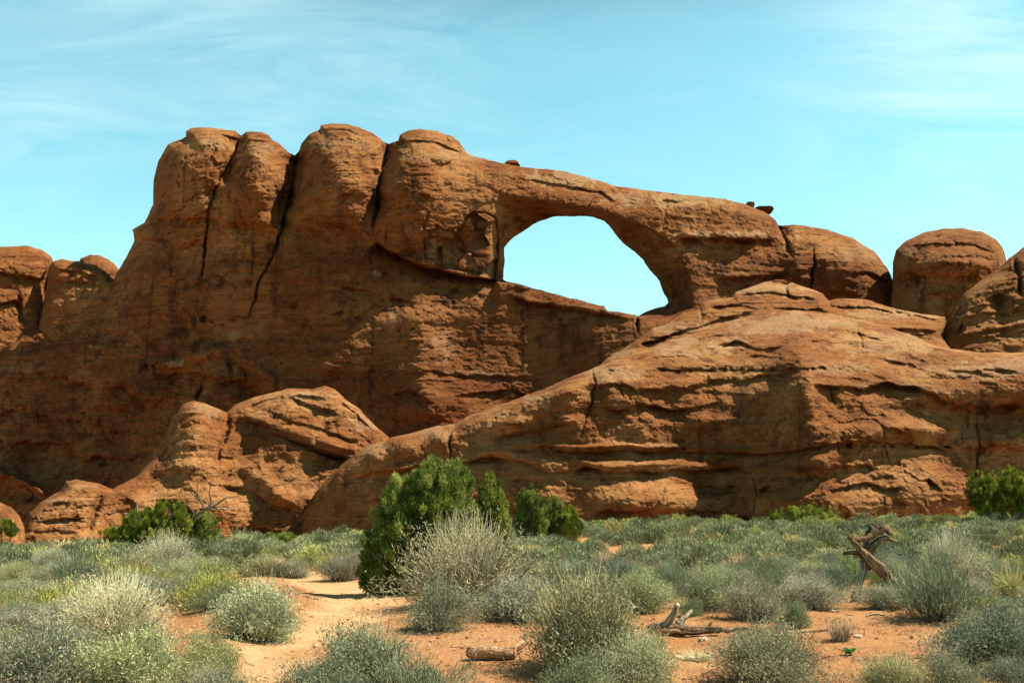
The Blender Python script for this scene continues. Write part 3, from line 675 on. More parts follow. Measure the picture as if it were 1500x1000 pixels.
F_f = pits(34, 960, 1170, 542, 541, 1.2, (0.2, 0.5), (1.5, 3.5)) + pits(16, 1170, 1300, 540, 538, 1.2, (0.2, 0.5), (1.5, 3.5)) + pits(16, 780, 1100, 655, 660, 1.5, (0.2, 0.5), (2, 6)) + pits(14, 1200, 1400, 652, 654, 2, (0.3, 0.7), (2, 5)) + [
    ('ledge', [(900, 530), (960, 522), (1020, 520)], 3, 0.5, 9), ('ledge', [(1180, 480), (1240, 484), (1300, 500)], 3, 0.5, 9), ('ledge', [(1230, 520), (1290, 524), (1350, 540)], 4, 0.7, 12, {'wob': 6}),
    ('ledge', [(1380, 545), (1440, 540), (1500, 548)], 4, 0.7, 12, {'wob': 6}), ('ledge', [(1000, 500), (1060, 490), (1120, 484)], 3, 0.5, 8), ('crack', [(1250, 470), (1262, 500), (1266, 530)], 2, 0.7),
    ('crack', [(1096, 690), (1110, 720), (1104, 745)], 2, 0.3), ('crack', [(1215, 560), (1222, 600)], 2, 0.5), ('crack', [(905, 560), (915, 590)], 2, 0.6), ('ledge', [(1210, 620), (1280, 612), (1340, 640)], 4, 0.8, 14, {'wob': 8}),
    ('ledge', [(1210, 715), (1280, 705), (1330, 720)], 4, 0.8, 14, {'wob': 8}), ('ledge', [(1000, 710), (1050, 716), (1090, 712)], 4, 0.9, 16, {'wob': 6}),
    ('crack', [(868, 535), (872, 560), (866, 590), (850, 640)], 2.5, 0.8), ('crack', [(862, 545), (868, 580), (850, 625)], 16, 1.2),
    ('crack', [(664, 622), (658, 650), (660, 676)], 2.5, 1.2), ('crack', [(470, 720), (452, 745), (437, 790)], 3, 1.6),
    ('crack', [(1330, 490), (1330, 520)], 2, 0.4), ('crack', [(1293, 610), (1296, 660), (1300, 690)], 2, 0.35), ('crack', [(1430, 600), (1434, 650), (1432, 690), (1425, 740)], 2, 0.45),
    # the spur at mid-wall
    ('ridge', [(1162, 480), (1172, 520), (1186, 570), (1190, 620), (1200, 670), (1200, 700)], 26, 1.8, {'wob': 5}),
    ('ledge', [(1050, 505), (1080, 500), (1110, 512), (1150, 508)], 5, 1.2, 30), ('ledge', [(1170, 498), (1215, 500), (1250, 505), (1280, 512)], 5, 1.1, 14),
    # brow of the wall: lit cap above, cut back below
    ('ledge', [(860, 570), (900, 562), (930, 572), (980, 568), (1030, 562), (1080, 556), (1120, 552), (1160, 548)], 7, 0.9, 44, {'wob': 8}),
    ('ledge', [(960, 540), (1020, 542), (1090, 543), (1160, 541), (1220, 540)], 2.5, 0.5, 8, {'wob': 3}),
    ('ledge', [(1190, 562), (1230, 568), (1280, 566), (1310, 560), (1360, 575), (1400, 590), (1440, 592), (1520, 596), (1600, 596)], 6, 2.0, 34, {'wob': 7}),
    ('ledge', [(870, 590), (905, 600), (950, 596), (1000, 602), (1060, 590)], 5, 1.2, 22, {'wob': 9}),
    ('blob', 1330, 628, 60, 16, 1.3), ('blob', 1460, 645, 50, 12, 1.2), ('blob', 1250, 640, 50, 20, 0.8),
    ('blob', 1030, 610, 30, 22, 0.9), ('blob', 940, 625, 22, 18, 0.8),
    # the long bedding ledge
    ('lip', [(735, 655), (790, 650), (850, 656), (920, 652), (990, 654), (1060, 658), (1110, 658)], 3.5, 0.6, {'wob': 3}),
    ('ledge', [(740, 661), (800, 658), (850, 664), (920, 660), (990, 661), (1060, 664), (1130, 664), (1200, 654), (1260, 648)], 3, 1.0, 10, {'wob': 3}),
    ('lip', [(690, 668), (730, 660), (770, 668), (810, 682), (850, 676), (900, 684), (960, 678), (1030, 682), (1090, 668)], 6, 0.7, {'wob': 4}),
    ('ledge', [(670, 680), (720, 670), (770, 678), (810, 692), (860, 686), (920, 694), (980, 690), (1040, 692), (1100, 680)], 5, 1.5, 24, {'wob': 5}),
    ('ledge', [(1195, 690), (1230, 682), (1270, 680), (1290, 690)], 4, 0.9, 14), ('ledge', [(1200, 655), (1250, 646), (1330, 650), (1400, 660)], 3, 0.7, 10),
    ('crack', [(1112, 724), (1130, 708)], 5, 1.2), ('ledge', [(1345, 706), (1360, 702), (1375, 714), (1383, 722)], 3, 1.0, 9, {'wob': 1}),
    ('blob', 960, 735, 75, 24, 1.8, {'p': 1.6}), ('blob', 1120, 740, 60, 26, 1.3, {'p': 1.5}), ('blob', 1250, 735, 60, 30, 1.0), ('blob', 1370, 725, 70, 40, 1.8, {'p': 1.6}),
    ('blob', 800, 725, 26, 20, 0.8), ('blob', 690, 720, 20, 30, 0.6), ('blob', 600, 700, 40, 30, 0.8),
    ('ledge', [(870, 752), (960, 745), (1040, 752), (1120, 762), (1200, 766)], 6, 1.3, 30, {'wob': 6}), ('ledge', [(1250, 764), (1330, 760), (1425, 768)], 5, 1.4, 30),
    ('ledge', [(735, 700), (790, 705), (840, 712)], 4, 1.0, 20),
    ('blob', 590, 650, 20, 20, 0.8), ('blob', 545, 670, 16, 16, 0.7), ('blob', 640, 640, 16, 16, 0.7), ('ledge', [(500, 700), (560, 690), (620, 680), (655, 670)], 6, 1.3, 40, {'wob': 8}),
    ('blob', 830, 575, 26, 10, 0.8, {'rot': -0.4}), ('blob', 760, 615, 30, 10, 0.8, {'rot': -0.3}), ('ledge', [(720, 640), (780, 632), (850, 618)], 5, 1.0, 26, {'wob': 6}),
    ('pale', 1160, 474, 110, 18, 0.55), ('pale', 1010, 505, 70, 18, 0.5), ('pale', 900, 545, 60, 16, 0.5), ('pale', 800, 587, 60, 14, 0.5), ('pale', 1290, 505, 80, 20, 0.5), ('pale', 1450, 540, 100, 18, 0.5), ('pale', 640, 636, 50, 12, 0.45), ('pale', 1240, 540, 60, 12, 0.35), ('pale', 560, 655, 30, 12, 0.4),  # pale along the crest: weathered tops, painted lighter to look sunlit
    ('stain', 1440, 590, 12, 26, 0.6), ('stain', 1180, 690, 30, 6, 0.3), ('stain', 900, 700, 40, 5, 0.3), ('stain', 850, 650, 8, 40, 0.3), ('stain', 1080, 600, 40, 30, 0.25),
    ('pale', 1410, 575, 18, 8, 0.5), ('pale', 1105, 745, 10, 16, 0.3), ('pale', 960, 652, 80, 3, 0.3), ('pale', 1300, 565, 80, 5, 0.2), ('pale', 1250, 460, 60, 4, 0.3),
]
o = rock_mass('sandstone_wall', F_out, tab(F_u, F_v, F_T), 3.5, 26, F_f, step=1.3, back=22, backR=80, seed=40, mat=ROCK_NEAR, strata=0.60, rough=0.66, edge_noise=2.0)
tag(o, 'long banded sandstone wall rising behind the sagebrush flat, in front of the arch', 'rock wall')

# --- shell-shaped outcrop and the ledges running down from it to the left
G_out = [(14, 900), (22, 790), (34, 768), (42, 752), (60, 735), (88, 719), (97, 704), (112, 702), (134, 706), (152, 710), (164, 716), (182, 707), (200, 698), (214, 680), (228, 658), (242, 640), (252, 612), (268, 592), (284, 586), (300, 590), (318, 598), (332, 604), (345, 592), (372, 582), (395, 576), (425, 568), (455, 570),
         (475, 565), (492, 570), (505, 584), (528, 600), (548, 622), (572, 642), (575, 700), (575, 900)]
o = rock_mass('sandstone_outcrop', G_out, tab([10, 60, 120, 160, 220, 280, 335, 430, 520, 580], [560, 600, 640, 700, 740, 790, 860],
              [[80, 80, 80, 80, 86, 82, 86, 84, 84, 86], [80, 80, 80, 80, 82, 78, 82, 79.4, 80.5, 83], [78, 78, 78, 78, 79, 75.6, 79.5, 77.4, 78.4, 81.5], [73, 72.4, 72, 73.5, 75, 73.6, 76, 75.6, 77.2, 80],
               [70, 69, 69.2, 71, 72.4, 72.4, 74, 74.4, 76, 79], [67.5, 66.6, 66.6, 69, 70.5, 71.2, 72.6, 73.2, 75, 78], [66, 66, 66, 68, 69, 70, 71, 72, 74, 77]]), 2.4, 12,
              [('ledge', [(360, 596), (395, 586), (440, 580), (480, 584)], 3, 1.0, 12, {'wob': 3}), ('ledge', [(492, 580), (520, 604), (545, 628), (565, 642)], 3, 1.2, 12, {'wob': 3}),
               ('ledge', [(420, 580), (440, 592), (480, 600), (500, 610)], 4, 1.3, 22, {'wob': 4}),
               ('lip', [(345, 608), (385, 616), (430, 632), (480, 650), (530, 660)], 7, 0.9, {'wob': 3}),
               ('ledge', [(352, 612), (392, 624), (432, 644), (480, 662), (525, 672)], 3, 1.7, 50, {'wob': 2}), ('crack', [(380, 628), (430, 648), (480, 668), (520, 674)], 1.6, 2.0),
               ('ledge', [(380, 598), (420, 612), (470, 628), (530, 648)], 3, 0.6, 9, {'wob': 3}),
               ('crack', [(332, 602), (334, 625), (322, 660), (318, 690)], 5, 1.6), ('crack', [(262, 640), (236, 676), (205, 712)], 6, 1.0), ('blob', 300, 630, 20, 26, 1.2),
               ('lip', [(350, 688), (385, 698), (405, 725), (438, 735), (470, 715)], 9, 1.0, {'wob': 6}), ('ledge', [(320, 712), (370, 716), (400, 742), (440, 748)], 6, 1.1, 30),
               ('ledge', [(330, 770), (380, 774), (440, 784)], 5, 1.2, 18), ('blob', 205, 735, 34, 26, 1.0), ('ledge', [(215, 730), (260, 735), (300, 760)], 5, 1.0, 20),
               ('crack', [(152, 712), (144, 735), (134, 760), (126, 795)], 6, 0.8), ('ledge', [(175, 722), (200, 740), (190, 775)], 5, 1.0, 18),
               ('lip', [(60, 738), (95, 730), (130, 732)], 3, 0.4), ('ledge', [(46, 762), (90, 758), (130, 756)], 3, 0.7, 10), ('ledge', [(40, 778), (90, 775), (125, 778)], 3, 0.7, 10),
               ('pale', 90, 766, 45, 4, 0.8), ('pale', 90, 733, 30, 3, 0.5), ('pale', 450, 580, 50, 10, 0.5), ('pale', 530, 622, 30, 12, 0.45), ('pale', 300, 600, 26, 12, 0.4), ('pale', 120, 712, 40, 6, 0.4), ('blob', 330, 740, 24, 20, 0.9), ('blob', 270, 770, 30, 20, 0.9)],  # patches on the upper edges paint sunlight onto bleached rock
              seed=50, mat=ROCK_NEAR, back=16, strata=0.9, rough=0.85, edge_noise=2.4)
tag(o, 'shell-shaped sandstone outcrop stepping down left to a low ledge with a pale band', 'rock outcrop')
I_out = [(-160, 900), (-160, 740), (-60, 728), (-20, 731), (0, 736), (16, 742), (28, 754), (36, 772), (40, 900)]
o = rock_mass('sandstone_outcrop', I_out, tab([-160, 40], [730, 900], [[62, 63], [59, 60]]), 3, 22, [], seed=52, mat=ROCK_NEAR, back=8, rough=0.4)
tag(o, 'small smooth sunlit rock hump at the left edge above the sagebrush', 'rock outcrop')

# ------------------------------------------------------------------ the ground
def base_ground(x, y):
    s = sstep(14, 62, y)
    far = np.interp(x, [-60, -26, 6, 29, 60], [-1.3, -1.15, 0.15, 0.55, 0.8])
    return s * far

def hit(u, v, fn=None):
    """where the sight line through photo pixel (u, v) meets the ground"""
    fn = fn or base_ground
    D = 15.0
    for _ in range(60):
        p = at(u, v, D)
        _, ry, rz = ray(u, v)
        z = float(fn(p[0], p[1]))
        if rz >= -1e-4: return p
        Dn = (z - CAM[2]) / rz * ry
        D = min(max(0.5 * D + 0.5 * Dn, 2.0), 90.0)
    return at(u, v, D)

PATH = [(322, 1010), (345, 965), (400, 930), (452, 912), (456, 897), (476, 884), (470, 868), (432, 853), (396, 834), (400, 818), (424, 818), (436, 832), (470, 838), (530, 850), (590, 866), (602, 882),
        (572, 902), (520, 925), (470, 950), (430, 985), (415, 1010)]
BARE = [PATH,
        [(235, 908), (300, 888), (330, 900), (318, 925), (345, 945), (300, 948), (262, 948)],
        [(600, 925), (650, 905), (748, 905), (772, 930), (768, 960), (745, 1012), (610, 1012), (625, 960)],
        [(905, 892), (1000, 880), (1100, 895), (1225, 888), (1250, 872), (1330, 905), (1385, 940), (1360, 968), (1240, 975), (1150, 940), (1090, 930), (1050, 960), (1010, 1000), (985, 1012), (960, 960), (930, 930)],
        [(355, 845), (400, 850), (450, 870), (430, 882), (360, 870)],
        [(0, 790), (30, 790), (28, 800), (0, 800)], [(1040, 975), (1200, 985), (1230, 1012), (1080, 1012)]]
WPATH = [tuple(hit(u, v)[:2]) for u, v in PATH]
HUM = [(690, 905, .5, .12), (740, 900, .5, .15), (420, 885, .6, .12), (345, 905, .8, .15), (560, 870, .6, .08), (1100, 870, 1.0, .08), (1240, 935, .4, .05), (930, 880, .7, .1), (300, 960, .7, .15), (840, 960, 1.0, .12), (1420, 900, 1.4, .15), (500, 960, .8, .12), (505, 838, 1.0, .15), (410, 822, 1.2, .12), (1230, 880, .5, .08)]
HW = [(*hit(u, v)[:2], r, a) for u, v, r, a in HUM]

def ground_z(x, y):
    x, y = np.asarray(x, float), np.asarray(y, float)
    z = base_ground(x, y)
    P = np.stack([x, y, x * 0], -1)
    n = 0.16 * fbm(P / 6.0, 3, 71) + 0.05 * fbm(P / 1.3, 3, 72)
    d = poly_dist(WPATH, x, y)
    n = n * sstep(-0.3, 1.2, d) - 0.06 * (1 - sstep(-0.4, 0.4, d))
    z = z + n
    for hx, hy, r, a in HW:
        z = z + a * np.exp(-((x - hx) ** 2 + (y - hy) ** 2) / r ** 2)
    return z

def make_ground():
    def axis(n, c, ext, k):
        s = np.linspace(-1, 1, n); return c + ext * np.sinh(k * s) / np.sinh(k)
    xs = axis(640, 0.0, 700.0, 6.6); ys = axis(640, 11.0, 700.0, 6.6)
    X, Y = np.meshgrid(xs, ys)
    Z = ground_z(X, Y)
    P = np.stack([X, Y, X * 0], -1)
    near = np.exp(-((Y - 11) / 14) ** 2)
    Z = Z + near * (0.030 * fbm(P / 0.30, 3, 73) + 0.010 * fbm(P / 0.09, 2, 74))
    pd = poly_dist(WPATH, X, Y)
    n = len(xs)
    idx = np.arange(n * n).reshape(n, n)
    Q = np.stack([idx[:-1, :-1], idx[:-1, 1:], idx[1:, 1:], idx[1:, :-1]], -1).reshape(-1, 4)
    me = np_mesh('ground', np.stack([X, Y, Z], -1).reshape(-1, 3), Q)
    a = me.attributes.new('trail', 'FLOAT', 'POINT')
    a.data.foreach_set('value', (1 - sstep(-0.25, 0.30, pd + 0.25 * fbm(P / 0.7, 3, 75))).ravel().astype(np.float32))
    b = NB('sand')
    p = b.coord()
    c = b.mix(b.rng(b.noise(p, 0.5, 6, 0.6), 0.4, 0.65), (0.36, 0.164, 0.064), (0.43, 0.228, 0.098))
    c = b.mix(b.rng(b.noise(p, 2.5, 6, 0.7), 0.5, 0.75, 0, 0.6), c, (0.29, 0.115, 0.045))
    c = b.mix(b.rng(b.noise(p, 0.15, 4), 0.45, 0.6, 0, 0.4), c, (0.44, 0.255, 0.125))
    c = b.mix(b.rng(b.noise(p, 5.0, 7, 0.75), 0.52, 0.66, 0, 0.45), c, (0.22, 0.11, 0.055))
    tr = b.mix(b.rng(b.noise(p, 1.4, 6, 0.65), 0.4, 0.65), (0.53, 0.305, 0.145), (0.60, 0.375, 0.19))
    tr = b.mix(b.rng(b.noise(p, 3.6, 7, 0.7), 0.52, 0.68, 0, 0.4), tr, (0.40, 0.20, 0.09))
    c = b.mix(b.attr('trail'), c, tr)
    grit = b.n('ShaderNodeTexVoronoi'); grit.inputs['Scale'].default_value = 22; b.l(p, grit.inputs[0])
    c = b.mix(b.rng(grit.outputs[0], 0.16, 0.05, 0, 0.5), c, (0.30, 0.15, 0.08))
    c = b.mix(b.rng(b.noise(p, 9, 4, 0.7), 0.62, 0.72, 0, 0.5), c, (0.26, 0.15, 0.08))
    h = b.noise(p, 7, 8, 0.7); h2 = b.noise(p, 40, 4, 0.7)
    nm = b.bump(h, 0.8, 0.16); nm = b.bump(h2, 0.5, 0.015, nm)
    o = link('ground', me, b.done(c, nm))
    tag(o, kind='structure')
make_ground()

# ------------------------------------------------------------------ plants: builders
def leaf_mat(name, a, b, c, transl=0.15, spread=0.10):
    """a, b, c: leaf colours mixed by each leaf's own tone; every plant differs a little"""
    k = NB(name)
    t = k.attr('tone')
    colr = k.mix(k.rng(t, 0.0, 0.5), a, b); colr = k.mix(k.rng(t, 0.5, 1.0), colr, c)
    oi = k.n('ShaderNodeObjectInfo')
    hs = k.n('ShaderNodeHueSaturation')
    k.l(k.rng(oi.outputs['Random'], 0, 1, 0.5 - spread * 0.25, 0.5 + spread * 0.25), hs.inputs['Hue'])
    mul = k.math('MULTIPLY', oi.outputs['Random'], 7.31); fr = k.math('FRACT', mul)
    k.l(k.rng(fr, 0, 1, 1 - spread * 2.2, 1 + spread * 2.0), hs.inputs['Value'])
    mul2 = k.math('FRACT', k.math('MULTIPLY', oi.outputs['Random'], 23.7))
    k.l(k.rng(mul2, 0, 1, 1 - spread * 2.5, 1 + spread * 1.5), hs.inputs['Saturation'])
    k.l(colr, hs.inputs['Color'])
    k.l(hs.outputs[0], k.b.inputs['Base Color'])
    if transl:
        tr = k.n('ShaderNodeBsdfTranslucent'); k.l(hs.outputs[0], tr.inputs[0])
        mx = k.n('ShaderNodeMixShader'); mx.inputs[0].default_value = transl
        k.l(k.b.outputs[0], mx.inputs[1]); k.l(tr.outputs[0], mx.inputs[2]); k.l(mx.outputs[0], k.out.inputs[0])
    return k.m

def wood_mat(name, a, b, s=1.0, bump=0.02):
    k = NB(name); p = k.coord((14 * s, 14 * s, 2.0 * s), obj=True)
    c = k.mix(k.rng(k.noise(p, 1.5, 6, 0.7, 0.8), 0.40, 0.62), a, b)
    c = k.mix(k.rng(k.attr('grain'), 0.50, 0.30, 0, 0.85), c, tuple(x * 0.28 for x in a))
    c = k.mix(k.rng(k.attr('grain'), 0.60, 0.85, 0, 0.7), c, tuple(min(x * 1.35, 0.8) for x in b))
    c = k.mix(k.rng(k.noise(k.coord((1, 1, 1), obj=True), 5 * s, 3), 0.5, 0.7, 0, 0.5), c, tuple(x * 0.45 for x in a))
    w = k.noise(k.coord((30 * s, 30 * s, 3 * s), obj=True), 1.2, 5, 0.75, 1.0)
    return k.done(c, k.bump(w, 0.9, bump))

SAGE = leaf_mat('sage_leaf', (0.140, 0.145, 0.075), (0.275, 0.280, 0.150), (0.49, 0.48, 0.28), 0.25)
SAGE_DULL = leaf_mat('teal_sage_leaf', (0.080, 0.100, 0.055), (0.160, 0.188, 0.104), (0.31, 0.335, 0.195), 0.25)
PALE = leaf_mat('pale_twig', (0.24, 0.225, 0.115), (0.42, 0.40, 0.22), (0.62, 0.59, 0.36), 0.15)
LIME = leaf_mat('lime_stem', (0.14, 0.155, 0.040), (0.28, 0.275, 0.060), (0.46, 0.43, 0.12), 0.2, 0.04)
STRAW = leaf_mat('straw', (0.30, 0.24, 0.11), (0.48, 0.39, 0.19), (0.66, 0.56, 0.31))
EPHEDRA = leaf_mat('green_stem', (0.085, 0.115, 0.045), (0.17, 0.20, 0.085), (0.33, 0.34, 0.17))
JUN = leaf_mat('juniper_leaf', (0.060, 0.085, 0.012), (0.180, 0.225, 0.030), (0.36, 0.385, 0.07), 0.40, 0.03)
HERB = leaf_mat('herb_leaf', (0.04, 0.10, 0.02), (0.07, 0.17, 0.03), (0.10, 0.24, 0.05), 0.2)
TWIG = wood_mat('brown_twig', (0.16, 0.10, 0.065), (0.26, 0.18, 0.12))
GREYTWIG = wood_mat('grey_twig', (0.30, 0.26, 0.20), (0.46, 0.41, 0.33))
BARK = wood_mat('juniper_bark', (0.13, 0.085, 0.06), (0.24, 0.18, 0.13))
DEADWOOD = wood_mat('weathered_wood', (0.15, 0.085, 0.045), (0.34, 0.23, 0.13), 1.6, 0.03)
PALEWOOD = wood_mat('bleached_wood', (0.30, 0.24, 0.15), (0.50, 0.43, 0.30), 1.6, 0.02)
REDWOOD = wood_mat('red_brown_wood', (0.30, 0.15, 0.075), (0.50, 0.31, 0.17), 1.2, 0.02)

def unit(a): return a / (np.linalg.norm(a, axis=-1, keepdims=True) + 1e-9)

def blades(P, Dv, length, width, rs, bend=0.3):
    """thin pointed blades, two triangles long each bent a little; returns vertices, triangles"""
    n = len(P)
    side = unit(np.cross(Dv, rs.normal(size=(n, 3))))
    L_ = (length * rs.uniform(0.6, 1.3, n))[:, None]; w = (width * rs.uniform(0.7, 1.3, n))[:, None]
    b = rs.normal(size=(n, 3)) * bend
    M = P + Dv * L_ * 0.5 + side * 0
    T = P + unit(Dv + b) * L_
    V = np.stack([P - side * w * 0.35, P + side * w * 0.35, M + side * w * 0.5, M - side * w * 0.5, T], 1).reshape(-1, 3)
    i = (np.arange(n) * 5)[:, None]
    F = np.concatenate([i + [0, 1, 2], i + [0, 2, 3], i + [3, 2, 4]], 1).reshape(-1, 3)
    return V, F

def tri_leaves(P, Dv, length, width, rs):
    n = len(P)
    side = unit(np.cross(Dv, rs.normal(size=(n, 3))))
    L_ = (length * rs.uniform(0.6, 1.35, n))[:, None]; w = (width * rs.uniform(0.7, 1.3, n))[:, None]
    V = np.stack([P - side * w * 0.5, P + side * w * 0.5, P + Dv * L_], 1).reshape(-1, 3)
    return V, (np.arange(n * 3)).reshape(-1, 3)

def strips(paths, w0, w1):
    """paths: (n, k, 3) -> crossed-free thin three-sided stems"""
    n, k, _ = paths.shape
    d = unit(np.gradient(paths, axis=1))
    ref = np.array([0.31, 0.77, 0.55])
    s1 = unit(np.cross(d, ref)); s2 = np.cross(d, s1)
    w = np.linspace(1, 0, k)[None, :, None] * (w0 - w1) + w1
    V = np.stack([paths + s1 * w, paths + (-0.5 * s1 + 0.87 * s2) * w, paths + (-0.5 * s1 - 0.87 * s2) * w], 2)   # n,k,3,3
    idx = np.arange(n * k * 3).reshape(n, k, 3)
    a, b = idx[:, :-1], idx[:, 1:]
    F = []
    for i in range(3):
        j = (i + 1) % 3
        F.append(np.stack([a[..., i], a[..., j], b[..., j]], -1).reshape(-1, 3)); F.append(np.stack([a[..., i], b[..., j], b[..., i]], -1).reshape(-1, 3))
    return V.reshape(-1, 3), np.concatenate(F)

def mesh_tris(name, V, F, tone=None, mat=None):
    me = np_mesh(name, V, F, smooth=False, tris=True)
    if tone is not None:
        a = me.attributes.new('tone', 'FLOAT', 'FACE'); a.data.foreach_set('value', np.asarray(tone, np.float32))
    if mat: me.materials.append(mat)
    return me

def merge(parts):
    Vs, Fs, Ts, o = [], [], [], 0
    for V, F, T in parts:
        Vs.append(V); Fs.append(F + o); Ts.append(T); o += len(V)
    return np.concatenate(Vs), np.concatenate(Fs), np.concatenate(Ts)

def shrub_geo(seed, kind, n_leaf=9000, n_stem=90):
    """unit shrub: about 1 m wide, returns (leaf V,F,tone), (stem V,F)"""
    rs = np.random.RandomState(seed)
    if kind == 'sage':   h, r, up, L_, w, lo, fine = 0.56, 0.5, 0.7, 0.034, 0.0080, 0.50, 1.0
    elif kind == 'tall': h, r, up, L_, w, lo, fine = 0.62, 0.5, 0.8, 0.042, 0.0055, 0.42, 1.0
    elif kind == 'lime': h, r, up, L_, w, lo, fine = 0.50, 0.5, 1.5, 0.085, 0.010, 0.40, 1.0
    elif kind == 'ephedra': h, r, up, L_, w, lo, fine = 0.60, 0.5, 1.4, 0.13, 0.0075, 0.35, 1.0
    lump = rs.uniform(0, 50, 3)
    # boughs: leaf clusters around many twig tips, the tips spread over a lumpy dome
    nb = 420
    phi = rs.uniform(0, 2 * np.pi, nb); ct = rs.uniform(0.0, 1.0, nb) ** 0.85
    st = np.sqrt(np.clip(1 - ct ** 2, 0, 1))
    dirs = np.stack([st * np.cos(phi), st * np.sin(phi), ct], -1)
    rad = 1.0 + 0.85 * fbm(dirs * 1.7 + lump, 3, seed) + rs.normal(0, 0.06, nb)
    rad *= np.where(rs.rand(nb) < 0.55, rs.uniform(lo, 0.95, nb), 1.0)
    for _h in range(3):      # bites out of the dome
        hd = unit(rs.normal(size=3) * [1, 1, 0.5] + [0, 0, 0.25]); rad *= 1 - 0.42 * sstep(0.72, 0.92, dirs @ hd)
    tips = dirs * rad[:, None] * [r, r, h] + [0, 0, 0.02]
    base = np.stack([rs.normal(0, 0.06, nb), rs.normal(0, 0.06, nb), np.full(nb, -0.03)], -1)
    k = 6; s = np.linspace(0, 1, k)[None, :, None]
    midp = (tips * [0.75, 0.75, 0.35] + rs.normal(0, 0.03, (nb, 3)))[:, None, :]
    path = base[:, None] * (1 - s) ** 2 + 2 * midp * s * (1 - s) + tips[:, None] * s ** 2
    sv, sf = strips(path[:n_stem // 2] * 0.92, 0.011, 0.003)
    # leaves along the outer part of each bough
    bi = rs.randint(0, nb, n_leaf)
    t = np.clip(rs.beta(2.6, 1.0, n_leaf) * 1.05, 0.08, 1.05)[:, None]
    P = base[bi] * (1 - t) ** 2 + 2 * midp[bi, 0] * t * (1 - t) + tips[bi] * t ** 2
    if kind in ('sage', 'tall'):
        sub = rs.rand(n_leaf) < (0.80 if kind == 'sage' else 0.7)
        blob = np.clip(rs.normal(size=(n_leaf, 3)), -1.7, 1.7) * rs.uniform(0.028, 0.068, nb)[bi][:, None] * [1, 1, 0.9]
        P = np.where(sub[:, None], tips[bi] * rs.uniform(0.86, 1.03, (n_leaf, 1)) + blob, P)
    low = (P[:, 2] < 0.13) & (rs.rand(n_leaf) < 0.72)
    P = P[~low]; bi = bi[~low]; t = t[~low]; n_leaf = len(P)
    tang = unit(tips[bi] - P + unit(tips[bi]) * 0.08)
    P = P + rs.normal(size=(n_leaf, 3)) * [0.046, 0.046, 0.038] * (0.4 + t)
    P[:, 2] = np.maximum(P[:, 2], 0.0)
    Dv = unit(tang + [0, 0, up * 0.6] + rs.normal(size=(n_leaf, 3)) * (0.22 if kind == 'ephedra' else 0.4 if kind == 'lime' else 0.62))
    # normalise to one metre wide, 0.58 m high
    ex = np.percentile(np.abs(P[:, :2]), 98.7) if kind != 'tall' else np.percentile(np.abs(P[:, :2]), 97); hz = np.percentile(P[:, 2], 97.5)
    NS = np.array([0.5 / ex, 0.5 / ex, 0.58 / hz]); P = P * NS; sv = sv * NS
    V, F = (blades if kind in ('ephedra', 'lime', 'tall') else tri_leaves)(P, Dv, L_, w if kind != 'sage' else w * 1.25, rs)
    nf = len(F) // n_leaf
    tone = np.clip(rs.normal(0.45, 0.20, nb)[bi] + rs.normal(0, 0.18, n_leaf) + 0.25 * (t[:, 0] - 0.7) + 0.55 * fbm(P * 3.0 + lump, 2, seed + 3), 0, 1)
    return (V, F, np.repeat(tone, nf)), (sv, sf)

def wiry_geo(seed, n=900, h=0.62):
    """bare pale twigs, curved and forked, for the straw-coloured tall shrub and dead bushes"""
    rs = np.random.RandomState(seed)
    phi = rs.uniform(0, 2 * np.pi, n); ct = rs.uniform(0.1, 1.0, n) ** 0.7; st = np.sqrt(1 - ct ** 2)
    dirs = np.stack([st * np.cos(phi), st * np.sin(phi), ct], -1)
    rad = rs.uniform(0.55, 1.12, n)[:, None]
    tip = dirs * rad * [0.5, 0.5, h]
    start = tip * rs.uniform(0.0, 0.75, n)[:, None] * [0.9, 0.9, 0.8] + rs.normal(0, 0.02, (n, 3))
    start[:, 2] = np.maximum(start[:, 2], -0.02)
    s = np.linspace(0, 1, 5)[None, :, None]
    mid = ((start + tip) / 2 + rs.normal(0, 0.06, (n, 3)))[:, None]
    path = start[:, None] * (1 - s) ** 2 + 2 * mid * s * (1 - s) + tip[:, None] * s ** 2
    NS = np.array([1, 1, 0.60 / (np.percentile(path[..., 2], 97))]) if h < 0.7 else 1.0
    V, F = strips(path * NS, 0.0036, 0.0012)
    tone = np.repeat(rs.uniform(0.2, 1.0, n), 1)
    per = len(F) // n
    # strips() lists faces side by side: rebuild which twig each face belongs to
    tw = (F[:, 0] // 15)
    return V, F, tone[tw]

def tuft_geo(seed, n=260, h=0.5, spread=0.35):
    rs = np.random.RandomState(seed)
    phi = rs.uniform(0, 2 * np.pi, n)
    base = np.stack([np.cos(phi), np.sin(phi), phi * 0], -1) * rs.uniform(0, 0.16, n)[:, None]
    Dv = unit(np.stack([np.cos(phi) * spread, np.sin(phi) * spread, np.ones(n)], -1) + rs.normal(0, 0.22, (n, 3)))
    V, F = blades(base, Dv, h, 0.012, rs, 0.35)
    return V, F, np.repeat(rs.uniform(0, 1, n), 3)

